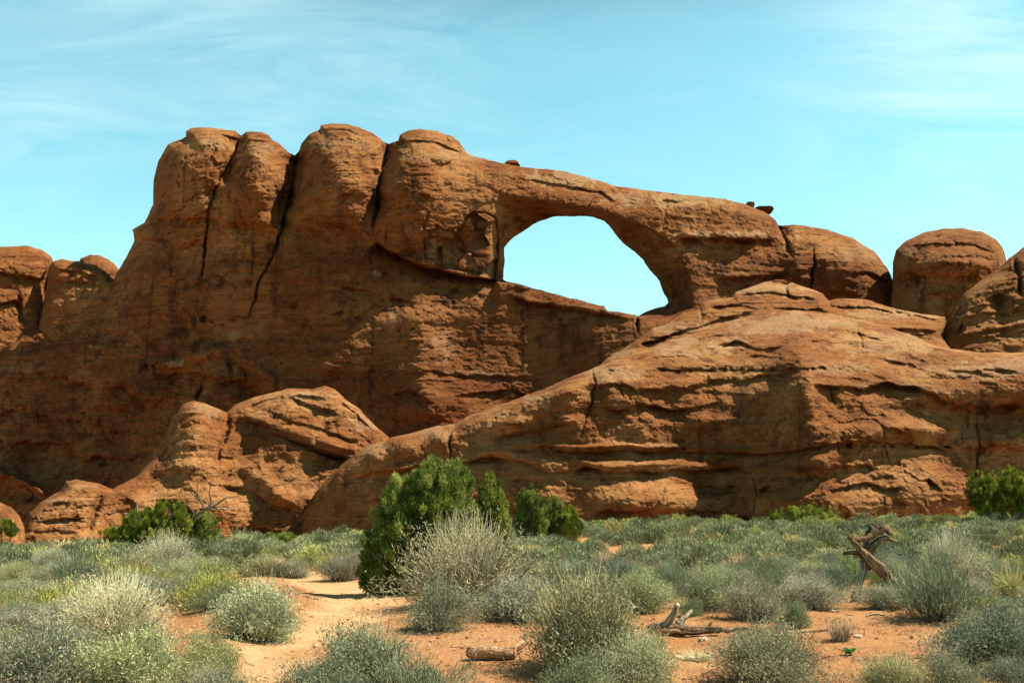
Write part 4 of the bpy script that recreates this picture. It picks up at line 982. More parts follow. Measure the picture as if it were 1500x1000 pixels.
GRAIN = {}
def tube_geo(pts, radii, sides=9, seed=0, lump=0.18, groove=0.0):
    """one closed tapered limb through pts (n,3)"""
    pts = np.asarray(pts, float); rs = np.random.RandomState(seed)
    n0 = len(pts); m = max(4 * (n0 - 1), 6)
    tt = np.linspace(0, n0 - 1, m)
    def cr(A):
        i = np.clip(tt.astype(int), 0, n0 - 2); f = (tt - i)
        g = lambda j: A[np.clip(j, 0, n0 - 1)]
        f_ = f[:, None] if A.ndim > 1 else f
        p0, p1, p2, p3 = g(i - 1), g(i), g(i + 1), g(i + 2)
        return 0.5 * (2 * p1 + (p2 - p0) * f_ + (2 * p0 - 5 * p1 + 4 * p2 - p3) * f_ ** 2 + (3 * p1 - p0 - 3 * p2 + p3) * f_ ** 3)
    C = cr(pts); Rr = np.maximum(np.interp(tt, np.arange(n0), np.asarray(radii, float)), 1e-4)
    C = C + rs.normal(size=C.shape) * (Rr * lump * 0.75)[:, None]
    d = unit(np.gradient(C, axis=0))
    s1 = np.zeros_like(C); ref = np.array([0.2, 0.9, 0.3])
    for i in range(m):
        v = ref - d[i] * (ref @ d[i]); v = v / (np.linalg.norm(v) + 1e-9); s1[i] = v; ref = v
    s2 = np.cross(d, s1)
    a = np.linspace(0, 2 * np.pi, sides, endpoint=False)
    gr = 1 + groove * 2.2 * fbm(np.stack([np.cos(a)[None, :] * 3.5 + tt[:, None] * 0, np.sin(a)[None, :] * 3.5 + tt[:, None] * 0, tt[:, None] * 0.35 + a[None, :] * 0], -1) + seed * 1.7, 3, seed + 9, 0.7) + lump * fbm(np.stack([np.cos(a)[None, :] * 1.2 + tt[:, None] * 0, np.sin(a)[None, :] * 1.2 + tt[:, None] * 0, tt[:, None] * 1.3 + a[None, :] * 0], -1) + seed * 3.7, 3, seed)
    V = C[:, None] + (s1[:, None] * np.cos(a)[None, :, None] + s2[:, None] * np.sin(a)[None, :, None]) * (Rr[:, None] * gr)[..., None]
    V = np.concatenate([V.reshape(-1, 3), C[:1], C[-1:]])
    gn = fbm(np.stack([np.cos(a)[None, :] * 4.5 + tt[:, None] * 0, np.sin(a)[None, :] * 4.5 + tt[:, None] * 0, tt[:, None] * 0.25 + a[None, :] * 0], -1) + seed * 2.1, 3, seed + 19, 0.7)
    GRAIN[id(V)] = (np.concatenate([0.5 + 0.9 * gn.ravel(), [0.5, 0.5]]), V)
    F = []
    for i in range(m - 1):
        for j in range(sides):
            k = (j + 1) % sides
            F += [(i * sides + j, i * sides + k, (i + 1) * sides + k), (i * sides + j, (i + 1) * sides + k, (i + 1) * sides + j)]
    for j in range(sides):
        k = (j + 1) % sides
        F += [(m * sides, j, k)[::-1], (m * sides + 1, (m - 1) * sides + j, (m - 1) * sides + k)]
    return V, np.array(F)

def join(list_vf):
    Vs, Fs, o = [], [], 0
    for V, F in list_vf:
        Vs.append(V); Fs.append(F + o); o += len(V)
    return np.concatenate(Vs), np.concatenate(Fs)

def wood_obj(name, tubes, mat, parent=None, smooth=True):
    V, F = join(tubes)
    g = np.concatenate([GRAIN[id(v)][0] for v, f in tubes])
    me = np_mesh(name, V, F, smooth=smooth, tris=True)
    at_ = me.attributes.new('grain', 'FLOAT', 'POINT'); at_.data.foreach_set('value', g.astype(np.float32))
    return link(name, me, mat, parent)

def stone_geo(seed, size, flat=1.0, n=40, beds=0.0, taper=0.0):
    rs = np.random.RandomState(seed)
    th = np.linspace(0.001, np.pi - 0.001, n // 2); ph = np.linspace(0, 2 * np.pi, n, endpoint=False)
    T, Ph = np.meshgrid(th, ph, indexing='ij')
    d = np.stack([np.sin(T) * np.cos(Ph), np.sin(T) * np.sin(Ph), np.cos(T)], -1)
    p = 3.2
    q = (np.abs(d) ** p).sum(-1) ** (-1 / p)
    V = d * q[..., None]
    r = 1 + 0.16 * fbm(d * 1.3 + seed, 4, seed) + beds * perlin(np.stack([d[..., 0] * 0.6, d[..., 1] * 0.6, V[..., 2] * 4.5], -1) + seed, seed)
    V = V * r[..., None] * np.asarray(size)
    V[..., :2] *= (1 - taper * V[..., 2:3] / np.abs(V[..., 2]).max())
    i = np.arange(len(th) * n).reshape(len(th), n)
    j = np.roll(i, -1, 1)
    Q = np.stack([i[:-1], i[1:], j[1:], j[:-1]], -1).reshape(-1, 4)
    return V.reshape(-1, 3), Q

# ------------------------------------------------------------------ plants: prototypes and placing
def hit_many(u, v):
    u, v = np.asarray(u, float), np.asarray(v, float)
    D = np.full(u.shape, 15.0)
    _, ry, rz = ray(u, v)
    for _ in range(40):
        p = at(u, v, D)
        z = base_ground(p[..., 0], p[..., 1])
        D = np.clip(0.5 * D + 0.5 * (z - CAM[2]) / np.minimum(rz, -1e-3) * ry, 2, 75)
    for _ in range(8):
        p = at(u, v, D)
        z = ground_z(p[..., 0], p[..., 1])
        D = np.clip(0.6 * D + 0.4 * (z - CAM[2]) / np.minimum(rz, -1e-3) * ry, 2, 75)
    p = at(u, v, D); p[..., 2] = ground_z(p[..., 0], p[..., 1])
    return p, D

ROOTNAME = {'sage': 'sagebrush_shrub', 'teal': 'sagebrush_shrub', 'tall': 'pale_shrub', 'lime': 'rabbitbrush_shrub', 'ephedra': 'green_stemmed_shrub', 'tuft': 'grass_tuft', 'dead': 'dead_shrub'}
CATNAME = {'sage': 'sagebrush', 'teal': 'sagebrush', 'tall': 'shrub', 'lime': 'shrub', 'ephedra': 'shrub', 'tuft': 'grass tuft', 'dead': 'dead shrub'}
PROTO = {}
def make_meshes(kind, n_var, n_leaf, n_stem):
    out_ = []
    for i in range(n_var):
        sd_ = 100 + 13 * i + {'sage': 0, 'teal': 1000, 'tall': 2000, 'lime': 3000, 'ephedra': 4000}[kind]
        lg, sg = shrub_geo(sd_, 'sage' if kind == 'teal' else kind, n_leaf, n_stem)
        V, F, T = lg
        if kind == 'tall':
            V2, F2, T2 = wiry_geo(sd_ + 5, 900); V, F, T = merge([(V, F, T * 0.8), (V2, F2, T2)])
        if kind == 'sage':
            V2, F2, T2 = wiry_geo(sd_ + 5, 420, 0.60); V, F, T = merge([(V, F, T), (V2, F2, 0.5 + 0.5 * T2)])
        fm = mesh_tris('foliage', V, F, T, {'sage': SAGE, 'teal': SAGE_DULL, 'tall': PALE, 'lime': LIME, 'ephedra': EPHEDRA}[kind])
        sm = mesh_tris('branches', sg[0], sg[1], None, TWIG)
        out_.append((fm, sm))
    return out_
MESH = {'sage': make_meshes('sage', 6, 23000, 110), 'teal': make_meshes('teal', 6, 19000, 90), 'tall': make_meshes('tall', 3, 10000, 90),
        'lime': make_meshes('lime', 2, 7000, 60), 'ephedra': make_meshes('ephedra', 2, 6000, 60)}
TUFTS = []
for i in range(4):
    V, F, T = tuft_geo(500 + i, 300); TUFTS.append(mesh_tris('blades', V, F, T, STRAW))
DEADM = []
for i in range(2):
    V, F, T = wiry_geo(700 + i, 220, 0.75); DEADM.append(mesh_tris('twigs', V, F, T, PALE))

rnd = random.Random(5)
SPOTS = []          # (x, y, radius) already taken
def place_shrub(kind, p, wid, hgt, label, group=None, var=None, parts=True, rz=None):
    """p = point on the ground, wid/hgt in metres"""
    rz = rnd.uniform(0, 6.28) if rz is None else rz
    wid *= 0.95
    if kind in ('tuft', 'dead'):
        me = (TUFTS if kind == 'tuft' else DEADM)[(var if var is not None else rnd.randrange(9)) % (4 if kind == 'tuft' else 2)]
        s = (wid / (0.75 if kind == 'tuft' else 1.0), wid / (0.75 if kind == 'tuft' else 1.0), hgt / (0.55 if kind == 'tuft' else 0.75))
        o = bpy.data.objects.new(ROOTNAME[kind], me); col.objects.link(o)
        o.location = p; o.rotation_euler = (0, 0, rz); o.scale = s
        tag(o, label, CATNAME[kind], group)
    else:
        fm, sm = MESH[kind][(var if var is not None else rnd.randrange(12)) % len(MESH[kind])]
        s = (wid, wid * rnd.uniform(0.75, 1.15), hgt / 0.58 * 0.93)
        if parts:
            o = empty(ROOTNAME[kind], p, rz); o.scale = s; o.rotation_euler = (rnd.uniform(-.12, .12), rnd.uniform(-.12, .12), rz)
            for nm, me in (('foliage', fm), ('branches', sm)):
                c = bpy.data.objects.new(nm, me); col.objects.link(c); c.parent = o
        else:
            o = bpy.data.objects.new(ROOTNAME[kind], fm); col.objects.link(o); o.location = p; o.rotation_euler = (0, 0, rz); o.scale = s
        tag(o, label, CATNAME[kind], group)
    SPOTS.append((p[0], p[1], wid * 0.5))
    return o

# hand-placed plants: kind, u, v of the foot, width and height in photo pixels, label
HAND = [
    ('tall', 690, 884, 205, 126, 'large straw-pale wiry shrub in front of the big green juniper'),
    ('tall', 244, 842, 100, 62, 'tall pale feathery shrub in front of the dead-topped junipers'),
    ('tall', 168, 935, 170, 95, 'wide pale grey shrub with a dark hollow, left of the trail'),
    ('sage', 860, 988, 200, 158, 'big pale-tipped grey-green shrub just right of the short red-brown log'),
    ('tall', 1392, 855, 110, 80, 'pale twiggy shrub right of the dead tree snag'),
    ('sage', 382, 940, 150, 92, 'rounded sagebrush with a dark reddish base on the left bank of the trail'),
    ('sage', 306, 995, 92, 72, 'small round sagebrush on sand by the left edge of the trail'),
    ('sage', 548, 1012, 165, 108, 'broad sagebrush on the right bank of the trail in front'),
    ('sage', 466, 1018, 90, 46, 'low sagebrush clump at the bottom edge beside the trail'),
    ('sage', 640, 922, 118, 72, 'low sagebrush at the foot of the large straw-pale shrub, on the trail side'),
    ('sage', 770, 906, 150, 62, 'dark sagebrush between the straw-pale shrub and the big pale-tipped shrub'),
    ('sage', 60, 1010, 190, 100, 'wide grey sagebrush in the lower left corner'),
    ('sage', 205, 1012, 180, 90, 'wide grey sagebrush along the bottom edge left of the small round one'),
    ('sage', 935, 1012, 120, 84, 'grey sagebrush at the bottom edge below the fallen log'),
    ('sage', 938, 896, 92, 62, 'rounded sagebrush behind the left end of the fallen log'),
    ('sage', 1040, 890, 96, 64, 'rounded sagebrush behind the fallen log, right of its upright stubs'),
    ('sage', 1112, 908, 96, 62, 'twiggy sagebrush on bare sand right of the fallen log'),
    ('sage', 1192, 892, 92, 56, 'sagebrush with pale dead twigs just left of the dead tree snag'),
    ('teal', 1166, 920, 58, 42, 'small green sagebrush in front of the one with pale dead twigs'),
    ('sage', 1130, 1006, 185, 96, 'large grey sagebrush at the bottom edge behind a leafy green herb'),
    ('teal', 1452, 972, 160, 96, 'big dark green sagebrush by the lower right edge'),
    ('sage', 1305, 1014, 120, 58, 'low sagebrush at the bottom edge right of the bare sand'),
    ('sage', 1405, 1018, 120, 64, 'grey sagebrush at the bottom edge under the big dark green one'),
    ('teal', 1500, 1016, 90, 56, 'dark sagebrush in the lower right corner'),
    ('ephedra', 1380, 905, 132, 84, 'large green wispy shrub of upright stems right of the bare sand'),
    ('ephedra', 1290, 868, 60, 34, 'wispy green shrub behind the leaning trunk of the snag'),
    ('sage', 1292, 890, 66, 38, 'grey twiggy sagebrush at the foot of the dead tree snag'),
    ('teal', 1016, 902, 44, 28, 'little green shrub between the stubs of the fallen log'),
    ('teal', 1090, 940, 34, 22, 'little dark shrub at the right end of the fallen log'),
    ('lime', 308, 890, 112, 60, 'bright yellow-green shrub beside the bend of the trail'),
    ('lime', 85, 908, 96, 56, 'yellow-green shrub among grey sagebrush left of the wide pale shrub'),
    ('lime', 2, 912, 50, 50, 'yellow-green shrub cut by the left edge'),
    ('lime', 250, 868, 60, 34, 'olive-green shrub just below the tall pale feathery shrub'),
    ('lime', 140, 822, 40, 18, 'little lime-green shrub on the far left flat'),
    ('sage', 432, 846, 52, 30, 'sagebrush in the middle of the far bend of the trail'),
    ('sage', 505, 850, 74, 42, 'sagebrush on a sandy hummock left of the big green juniper'),
    ('lime', 478, 832, 44, 22, 'yellowish shrub behind the sandy hummock'),
    ('dead', 350, 806, 56, 42, 'bare grey-white dead shrub before the dark rock base'),
    ('dead', 385, 895, 60, 58, 'white tangle of dead twigs behind the reddish-based sagebrush'),
    ('dead', 1196, 882, 52, 42, 'arching bleached twigs lying on sagebrush left of the snag'),
    ('dead', 985, 880, 40, 34, 'pale dead twigs on the sand behind the fallen log'),
    ('dead', 850, 912, 80, 40, 'spray of bleached twigs above the big pale-tipped shrub'),
    ('tuft', 1232, 938, 46, 34, 'pale dry grass tuft on bare sand below the snag'),
    ('tuft', 1480, 888, 52, 66, 'tall straw grass blades near the right edge'),
    ('tuft', 1086, 838, 38, 32, 'golden grass tuft in the middle of the sagebrush flat'),
    ('tuft', 1066, 842, 28, 24, 'small golden grass tuft beside the bigger golden one'),
    ('tuft', 940, 852, 48, 26, 'golden grass behind the rounded sagebrush of the fallen log'),
    ('tuft', 880, 830, 34, 26, 'straw tuft far behind the big pale-tipped shrub'),
    ('tuft', 1031, 818, 18, 14, 'tiny pale grass head on the far sagebrush flat'),
    ('tuft', 770, 880, 34, 24, 'straw tuft at the right foot of the straw-pale shrub'),
    ('tuft', 1020, 968, 60, 20, 'thin pale grass on the sand below the fallen log'),
    ('tuft', 1395, 842, 26, 24, 'straw tuft at the foot of the pale twiggy shrub'),
    ('tuft', 1252, 800, 22, 14, 'pale tuft on the far flat left of the snag top'),
    ('tuft', 955, 950, 60, 30, 'pale dry grass on the right side of the big pale-tipped shrub'),
]
hu = np.array([h[1] for h in HAND]); hv = np.array([h[2] for h in HAND])
HP, HD = hit_many(hu, hv)
for h, p, D in zip(HAND, HP, HD):
    mpx = D / FPX
    place_shrub(h[0], p + np.array([0, 0, -0.02]), h[3] * mpx * 1.04, h[4] * mpx * (0.88 if h[0] != 'tuft' else 1.1), h[5])

# the sagebrush flat, filled in between; the largest in view are objects
KEEP = [(int(u), int(v)) for u, v in []]
def in_bare(u, v):
    b = np.zeros(u.shape, bool)
    for poly in BARE: b |= poly_dist(poly, u, v) < 4
    return b
rs_ = np.random.RandomState(3)
N_ = 9000
yy = np.sqrt(rs_.uniform(8.6 ** 2, 61 ** 2, N_)); uu = rs_.uniform(-90, 1590, N_)
xx = (uu - 750) / FPX * yy * 1.0
zz = ground_z(xx, yy)
pu, pv = to_px(xx, yy, zz)
bare = in_bare(pu, pv)
rp = 0.42 * FPX / yy
for du, dv in ((-1, 0), (1, 0), (0, -0.55), (0, -1.1)): bare |= in_bare(pu + du * rp, pv + dv * rp) & (yy < 24)
# keep clear of the boulders' feet, the log, the snag and the junipers' trunks
for (a0, b0, a1, b1) in ((675, 935, 780, 985), (945, 880, 1090, 935), (1236, 850, 1320, 900), (540, 850, 640, 880)):
    bare |= (pu > a0) & (pu < a1) & (pv > b0) & (pv < b1)
dens = fbm(np.stack([xx / 5, yy / 5, xx * 0], -1), 3, 90)
bare |= (dens < -0.26) | ((fbm(np.stack([xx / 2.2, yy / 4.5, xx * 0], -1), 2, 97) < -0.11) & (yy > 24))
bare |= (pv > 900) & (rs_.rand(N_) < 0.0)
bare |= (yy > 61 - 0) | ((pu < 130) & (yy > 56))
FILL = []
taken = list(SPOTS)
order = np.argsort(yy)
grid = {}
def near_ok(x, y, r):
    gx, gy = int(x // 1.5), int(y // 1.5)
    for i in range(gx - 1, gx + 2):
        for j in range(gy - 1, gy + 2):
            for (a, b, c) in grid.get((i, j), ()):
                if (a - x) ** 2 + (b - y) ** 2 < (0.58 * (c + r)) ** 2: return False
    return True
def addg(x, y, r): grid.setdefault((int(x // 1.5), int(y // 1.5)), []).append((x, y, r))
for s in taken: addg(*s)
for i in order:
    if bare[i]: continue
    r = rs_.uniform(0.26, 0.47) if yy[i] < 20 else rs_.uniform(0.38, 0.66)
    r *= 0.8 + 0.25 * rs_.rand()
    if near_ok(xx[i], yy[i], r):
        addg(xx[i], yy[i], r); FILL.append((xx[i], yy[i], zz[i], r, pu[i], pv[i]))

def region(u, v):
    side = 'left of the trail' if u < 430 else 'between the trail and the big juniper' if u < 560 else 'in the middle, right of the big juniper' if u < 980 else 'right of the fallen log, towards the snag' if u < 1240 else 'on the right, beyond the snag'
    depth = 'near' if v > 890 else 'mid-distance' if v > 830 else 'distant'
    return side, depth
NIND = 250
count = 0
rest = []
for (x, y, z, r, u, v) in FILL:
    if count < NIND and -40 < u < 1540:
        k = 'sage' if (u < 430 and rnd.random() < 0.7) or rnd.random() < 0.28 else 'teal'
        if rnd.random() < (0.10 if u < 560 else 0.045): k = 'lime'
        elif rnd.random() < 0.06: k = 'tall'
        elif rnd.random() < 0.05: k = 'ephedra'
        side, depth = region(u, v)
        nm = {'sage': 'grey-green sagebrush', 'teal': 'dull green sagebrush', 'lime': 'yellow-green shrub', 'tall': 'pale wiry shrub', 'ephedra': 'green stemmed shrub'}[k]
        place_shrub(k, (x, y, z - 0.02), 2 * r, r * rnd.uniform(0.72, 1.1), '%s %s, one of many, %s' % (depth, nm, side), '%s %ss %s' % (depth, nm, side), parts=(v > 850))
        count += 1
    else: rest.append((x, y, z, r, u, v))

# the flat goes on to both sides of the view
rs_o = np.random.RandomState(33)
yo = np.sqrt(rs_o.uniform(8.6 ** 2, 60 ** 2, 6000)); uo = np.where(rs_o.rand(6000) < 0.5, rs_o.uniform(-620, -92, 6000), rs_o.uniform(1592, 2120, 6000))
xo = (uo - 750) / FPX * yo; zo = ground_z(xo, yo)
for i in np.argsort(yo):
    r = rs_o.uniform(0.3, 0.62)
    if (yo[i] > 54 and uo[i] < 0) or not near_ok(xo[i], yo[i], r * 1.1): continue
    addg(xo[i], yo[i], r); rest.append((xo[i], yo[i], zo[i], r, uo[i], 0))

# the far brush beyond, too many to count: one object
parts_ = []
lowv = []
for i in range(5):
    (V, F, T), _s = shrub_geo(900 + i, 'sage', 1100, 4)
    rs2 = np.random.RandomState(i)
    lowv.append((V, F, T))
def fat(seed):
    rs2 = np.random.RandomState(seed)
    n = 1150
    phi = rs2.uniform(0, 2 * np.pi, n); ct = rs2.uniform(0, 1, n) ** 0.8; st = np.sqrt(1 - ct ** 2)
    d = np.stack([st * np.cos(phi), st * np.sin(phi), ct], -1)
    rad = (1 + 0.4 * fbm(d * 1.7 + seed, 3, seed)) * rs2.uniform(0.6, 1.05, n)
    P = d * rad[:, None] * [0.5, 0.5, 0.55]
    Dv = unit(d + [0, 0, 0.7] + rs2.normal(0, 0.5, (n, 3)))
    V, F = tri_leaves(P, Dv, 0.10, 0.032, rs2)
    return V, F, np.clip(0.45 + 0.5 * fbm(d * 2.5 + seed, 2, seed) + rs2.normal(0, 0.2, n), 0, 1)
lowv = [fat(900 + i) for i in range(6)]
groups = {'sagebrush_thicket': [], 'grey_sagebrush_thicket': [], 'rabbitbrush_thicket': [], 'dry_grass_thicket': []}
for (x, y, z, r, u, v) in rest:
    V, F, T = lowv[rnd.randrange(6)]
    a = rnd.uniform(0, 6.28); c, s = math.cos(a), math.sin(a)
    Vr = np.stack([V[:, 0] * c - V[:, 1] * s, V[:, 0] * s + V[:, 1] * c, V[:, 2]], -1) * [2 * r, 2 * r, 2 * r * rnd.uniform(0.45, 1.15)] + [x, y, z - 0.02]
    q = rnd.random()
    key = 'rabbitbrush_thicket' if q < 0.07 + 0.30 * (y > 52) else 'dry_grass_thicket' if q > 0.955 else 'grey_sagebrush_thicket' if rnd.random() < 0.5 else 'sagebrush_thicket'
    groups[key].append((Vr, F, np.clip(T + rnd.uniform(-0.35, 0.4), 0, 1)))
for key, ml, lab in (('grey_sagebrush_thicket', SAGE, 'greyer sagebrush mixed into the far flat'), ('dry_grass_thicket', STRAW, 'straw-coloured dry clumps dotted over the far flat'), ('sagebrush_thicket', SAGE_DULL, 'sagebrush covering the far flat up to the cliff foot'), ('rabbitbrush_thicket', LIME, 'yellow-green brush scattered along the cliff foot')):
    if groups[key]:
        V, F, T = merge(groups[key])
        o = link(key, mesh_tris(key, V, F, T), ml)
        tag(o, lab, 'brush', kind='stuff')

# thin grass, litter and sprigs on the sand
def ground_litter():
    rs2 = np.random.RandomState(8); n = 2600
    y = np.sqrt(rs2.uniform(8.8 ** 2, 34 ** 2, n)); u = rs2.uniform(-30, 1530, n); x = (u - 750) / FPX * y
    z = ground_z(x, y); pu_, pv_ = to_px(x, y, z)
    on = poly_dist(PATH, pu_, pv_) < 2
    k = (~on) & (fbm(np.stack([x / 2, y / 2, x * 0], -1), 3, 95) > -0.15)
    parts_ = []
    for px_, py_, pz_ in zip(x[k], y[k], z[k]):
        m = rs2.randint(6, 16)
        P = np.array([px_, py_, pz_]) + rs2.normal(0, 0.05, (m, 3)) * [1, 1, 0]
        V, F = blades(P, unit(rs2.normal(0, 0.6, (m, 3)) + [0, 0, 1]), 0.07, 0.008, rs2)
        parts_.append((V, F, np.full(len(F), rs2.uniform(0, 1))))
    V, F, T = merge(parts_)
    o = link('sparse_grass', mesh_tris('sparse_grass', V, F, T), EPHEDRA)
    tag(o, 'sparse short grass sprigs on the orange sand between the shrubs', 'grass', kind='stuff')
    m = 5200
    y = np.sqrt(rs2.uniform(8.8 ** 2, 30 ** 2, m)); u = rs2.uniform(-30, 1530, m); x = (u - 750) / FPX * y
    z = ground_z(x, y) + 0.006; pu_, pv_ = to_px(x, y, z)
    on = poly_dist(PATH, pu_, pv_) < 2
    k = (~on) | (rs2.rand(m) < 0.12)
    P = np.stack([x, y, z], -1)[k]; m = len(P)
    d = unit(np.stack([rs2.normal(size=m), rs2.normal(size=m), rs2.normal(0, 0.12, m)], -1))
    Lh = rs2.uniform(0.02, 0.10, (m, 1)) * (1 + (rs2.rand(m, 1) < 0.05) * 1.5)
    path = P[:, None] + d[:, None] * Lh[:, None] * np.linspace(0, 1, 3)[None, :, None]
    V, F = strips(path, 0.005, 0.003)
    o = link('fallen_twigs', mesh_tris('fallen_twigs', V, F, None), GREYTWIG)
    tag(o, 'small broken twigs strewn over the sand under the shrubs', 'twigs', kind='stuff')
ground_litter()
def gravel():
    rs2 = np.random.RandomState(18); m = 5200
    y = np.sqrt(rs2.uniform(8.8 ** 2, 26 ** 2, m)); u = rs2.uniform(-30, 1530, m); x = (u - 750) / FPX * y
    pu_, pv_ = to_px(x, y, ground_z(x, y))
    keep = (fbm(np.stack([x, y, x * 0], -1) / 1.7, 3, 96) > -0.05) | (rs2.rand(m) < 0.25)
    keep &= (poly_dist(PATH, pu_, pv_) > 3) | (rs2.rand(m) < 0.30)
    x, y = x[keep], y[keep]; m = len(x)
    z = ground_z(x, y); r = rs2.gamma(2.2, 0.0055, m) + 0.004
    O = np.array([[1, 0, 0], [0, 1, 0], [-1, 0, 0], [0, -1, 0], [0, 0, .7], [0, 0, -.7]], float)
    a = rs2.uniform(0, 6.28, m); ca, sa = np.cos(a), np.sin(a)
    S_ = rs2.uniform(0.6, 1.4, (m, 6, 3)) * O[None]
    V = np.stack([S_[..., 0] * ca[:, None] - S_[..., 1] * sa[:, None], S_[..., 0] * sa[:, None] + S_[..., 1] * ca[:, None], S_[..., 2]], -1) * r[:, None, None] + np.stack([x, y, z + r * 0.3], -1)[:, None]
    T = np.array([[0, 1, 4], [1, 2, 4], [2, 3, 4], [3, 0, 4], [1, 0, 5], [2, 1, 5], [3, 2, 5], [0, 3, 5]])
    F = (np.arange(m) * 6)[:, None, None] + T[None]
    g = leaf_mat('gravel_stone', (0.16, 0.075, 0.035), (0.34, 0.18, 0.09), (0.52, 0.42, 0.30), 0)
    o = link('gravel', mesh_tris('gravel', V.reshape(-1, 3), F.reshape(-1, 3), np.repeat(rs2.uniform(0, 1, m), 8)), g)
    tag(o, 'loose pebbles and crumbs of rock scattered over the sand', 'gravel', kind='stuff')
gravel()

# ------------------------------------------------------------------ junipers
def juniper(foot, D, lobes, label, group=None, trunk_r=0.09, density=1.0, seed=0, leaf=0.055, limbs=(), mat=None):
    """foot (u, v) and lobes (u, v, ru, rv) in photo pixels at distance D; depth of each lobe about its width"""
    rs = np.random.RandomState(seed)
    p0 = at(foot[0], foot[1], D)
    p0[2] = float(ground_z(p0[0], p0[1])) - 0.03
    m = D / FPX
    root = empty('juniper_tree', p0)
    tag(root, label, 'juniper', group)
    P_, D_, T_ = [], [], []
    tubes = []
    for (u, v, ru, rv, *e) in lobes:
        dy = e[0] if e else rs.uniform(-0.15, 0.15)
        c = at(u, v, D) + np.array([0, dy, 0]) - p0
        R_ = np.array([ru * m, ru * m * 0.85, rv * m])
        nc = int(density * 9 + density * 210 * (R_[0] * R_[2]) / 1.0 ** 2 * 1.2) + 6
        d = unit(rs.normal(size=(nc, 3)))
        far_ = np.where((rs.rand(nc) < 0.22) & (d[:, 2] > -0.1), rs.uniform(0.98, 1.34, nc), rs.uniform(0.35, 1.0, nc) ** 0.5); lt = rs.uniform(-0.18, 0.14)
        cc = c + d * R_ * far_[:, None]
        cr_ = rs.uniform(0.06, 0.125, nc) * (0.6 + 0.6 * min(1.0, R_[0] / 0.4)) * np.where(far_ > 1, 0.65, 1.0)
        nl = int(120 * density)
        for k in range(nc):
            if cc[k][2] < 0.02: cc[k][2] = 0.05
            q = rs.normal(size=(nl, 3)); q = unit(q) * (rs.rand(nl, 1) ** 0.4)
            pts = cc[k] + q * cr_[k] * np.array([0.9, 0.9, 1.45])
            P_.append(pts)
            D_.append(unit(q * 0.8 + d[k] * 0.5 + [0, 0, 0.75] + rs.normal(0, 0.35, (nl, 3))))
            T_.append(np.clip(lt + rs.normal(0.45, 0.28) + rs.normal(0, 0.15, nl), 0, 1))
        a = np.array([rs.normal(0, trunk_r * 0.5), rs.normal(0, trunk_r * 0.5), 0.0])
        top = c + np.array([0, 0, R_[2] * 0.75])
        tubes.append(tube_geo([a, a * 0.5 + (c - a) * 0.45 + rs.normal(0, 0.05, 3), c, top], [trunk_r * 0.75, trunk_r * 0.5, trunk_r * 0.3, 0.008], 7, seed + len(tubes)))
        for _ in range(4):
            e_ = c + unit(rs.normal(size=3)) * R_ * 0.95
            tubes.append(tube_geo([c + [0, 0, -R_[2] * rs.uniform(0, 0.7)], (c + e_) / 2 + rs.normal(0, 0.03, 3), e_], [trunk_r * 0.3, trunk_r * 0.2, 0.006], 5, seed + len(tubes)))
    P_, D_, T_ = np.concatenate(P_), np.concatenate(D_), np.concatenate(T_)
    V, F = tri_leaves(P_, D_, leaf, leaf * 0.40, rs)
    link('crown', mesh_tris('crown', V, F, T_, None), mat or JUN, root)
    tubes.append(tube_geo([[0, 0, -0.1], [0.02, 0, 0.15], [0, 0, 0.4]], [trunk_r * 1.5, trunk_r * 1.1, trunk_r * 0.6], 9, seed))
    wood_obj('trunk', tubes, BARK, root)
    for (pts, rr) in limbs:
        q = [at(u, v, D) + np.array([0, -0.3, 0]) - p0 for u, v in pts]
        radii = np.linspace(rr, 0.2 * rr, len(q)) * m
        wood_obj('dead_limb', [tube_geo(q, radii, 7, seed + len(q) + int(pts[0][0]))], PALEWOOD if rr < 2.2 else BARK, root)
    return root

def D_at(u, v):
    return float(hit_many(np.array([u]), np.array([v]))[1][0])
DJ = D_at(600, 868)
juniper((600, 868), DJ, [(642, 718, 36, 40), (604, 746, 34, 50), (655, 770, 52, 62), (585, 790, 36, 52), (560, 815, 30, 50), (640, 835, 60, 36), (572, 846, 34, 22, -0.1), (677, 772, 17, 42),
        (540, 846, 15, 16), (680, 706, 9, 13), (678, 726, 8, 15), (625, 697, 17, 20), (655, 691, 17, 14), (590, 715, 20, 20), (575, 745, 18, 24), (686, 812, 16, 24), (565, 780, 22, 30)],
        'biggest bushy green juniper, full to the ground, beside the sandy trail', seed=1, trunk_r=0.10, density=1.15)
juniper((716, 845), DJ + 0.8, [(719, 726, 13, 24), (721, 754, 17, 32), (729, 786, 18, 38), (736, 815, 17, 30), (716, 708, 6, 12), (709, 752, 7, 18), (733, 746, 8, 24)],
        'narrow spire-topped juniper touching the right side of the biggest one', seed=2, trunk_r=0.06, density=1.1)
DB = 40.0
juniper((782, 792), DB, [(779, 748, 20, 27), (766, 762, 14, 22), (790, 765, 16, 22), (770, 735, 10, 12)], 'tallest of the three background junipers right of the narrow spire', 'junipers behind the sagebrush, right of the trail', seed=3, trunk_r=0.08, density=0.9, leaf=0.07)
juniper((812, 790), DB + 0.5, [(809, 758, 17, 26), (812, 742, 10, 12), (820, 768, 14, 18)], 'middle of the three background junipers, dense and rounded', 'junipers behind the sagebrush, right of the trail', seed=4, trunk_r=0.07, density=0.9, leaf=0.07)
juniper((836, 788), DB, [(832, 768, 10, 18), (842, 770, 9, 15), (836, 752, 6, 9)], 'smallest of the three background junipers, at their right end', 'junipers behind the sagebrush, right of the trail', seed=5, trunk_r=0.05, density=0.9, leaf=0.07)
DL = 44.0
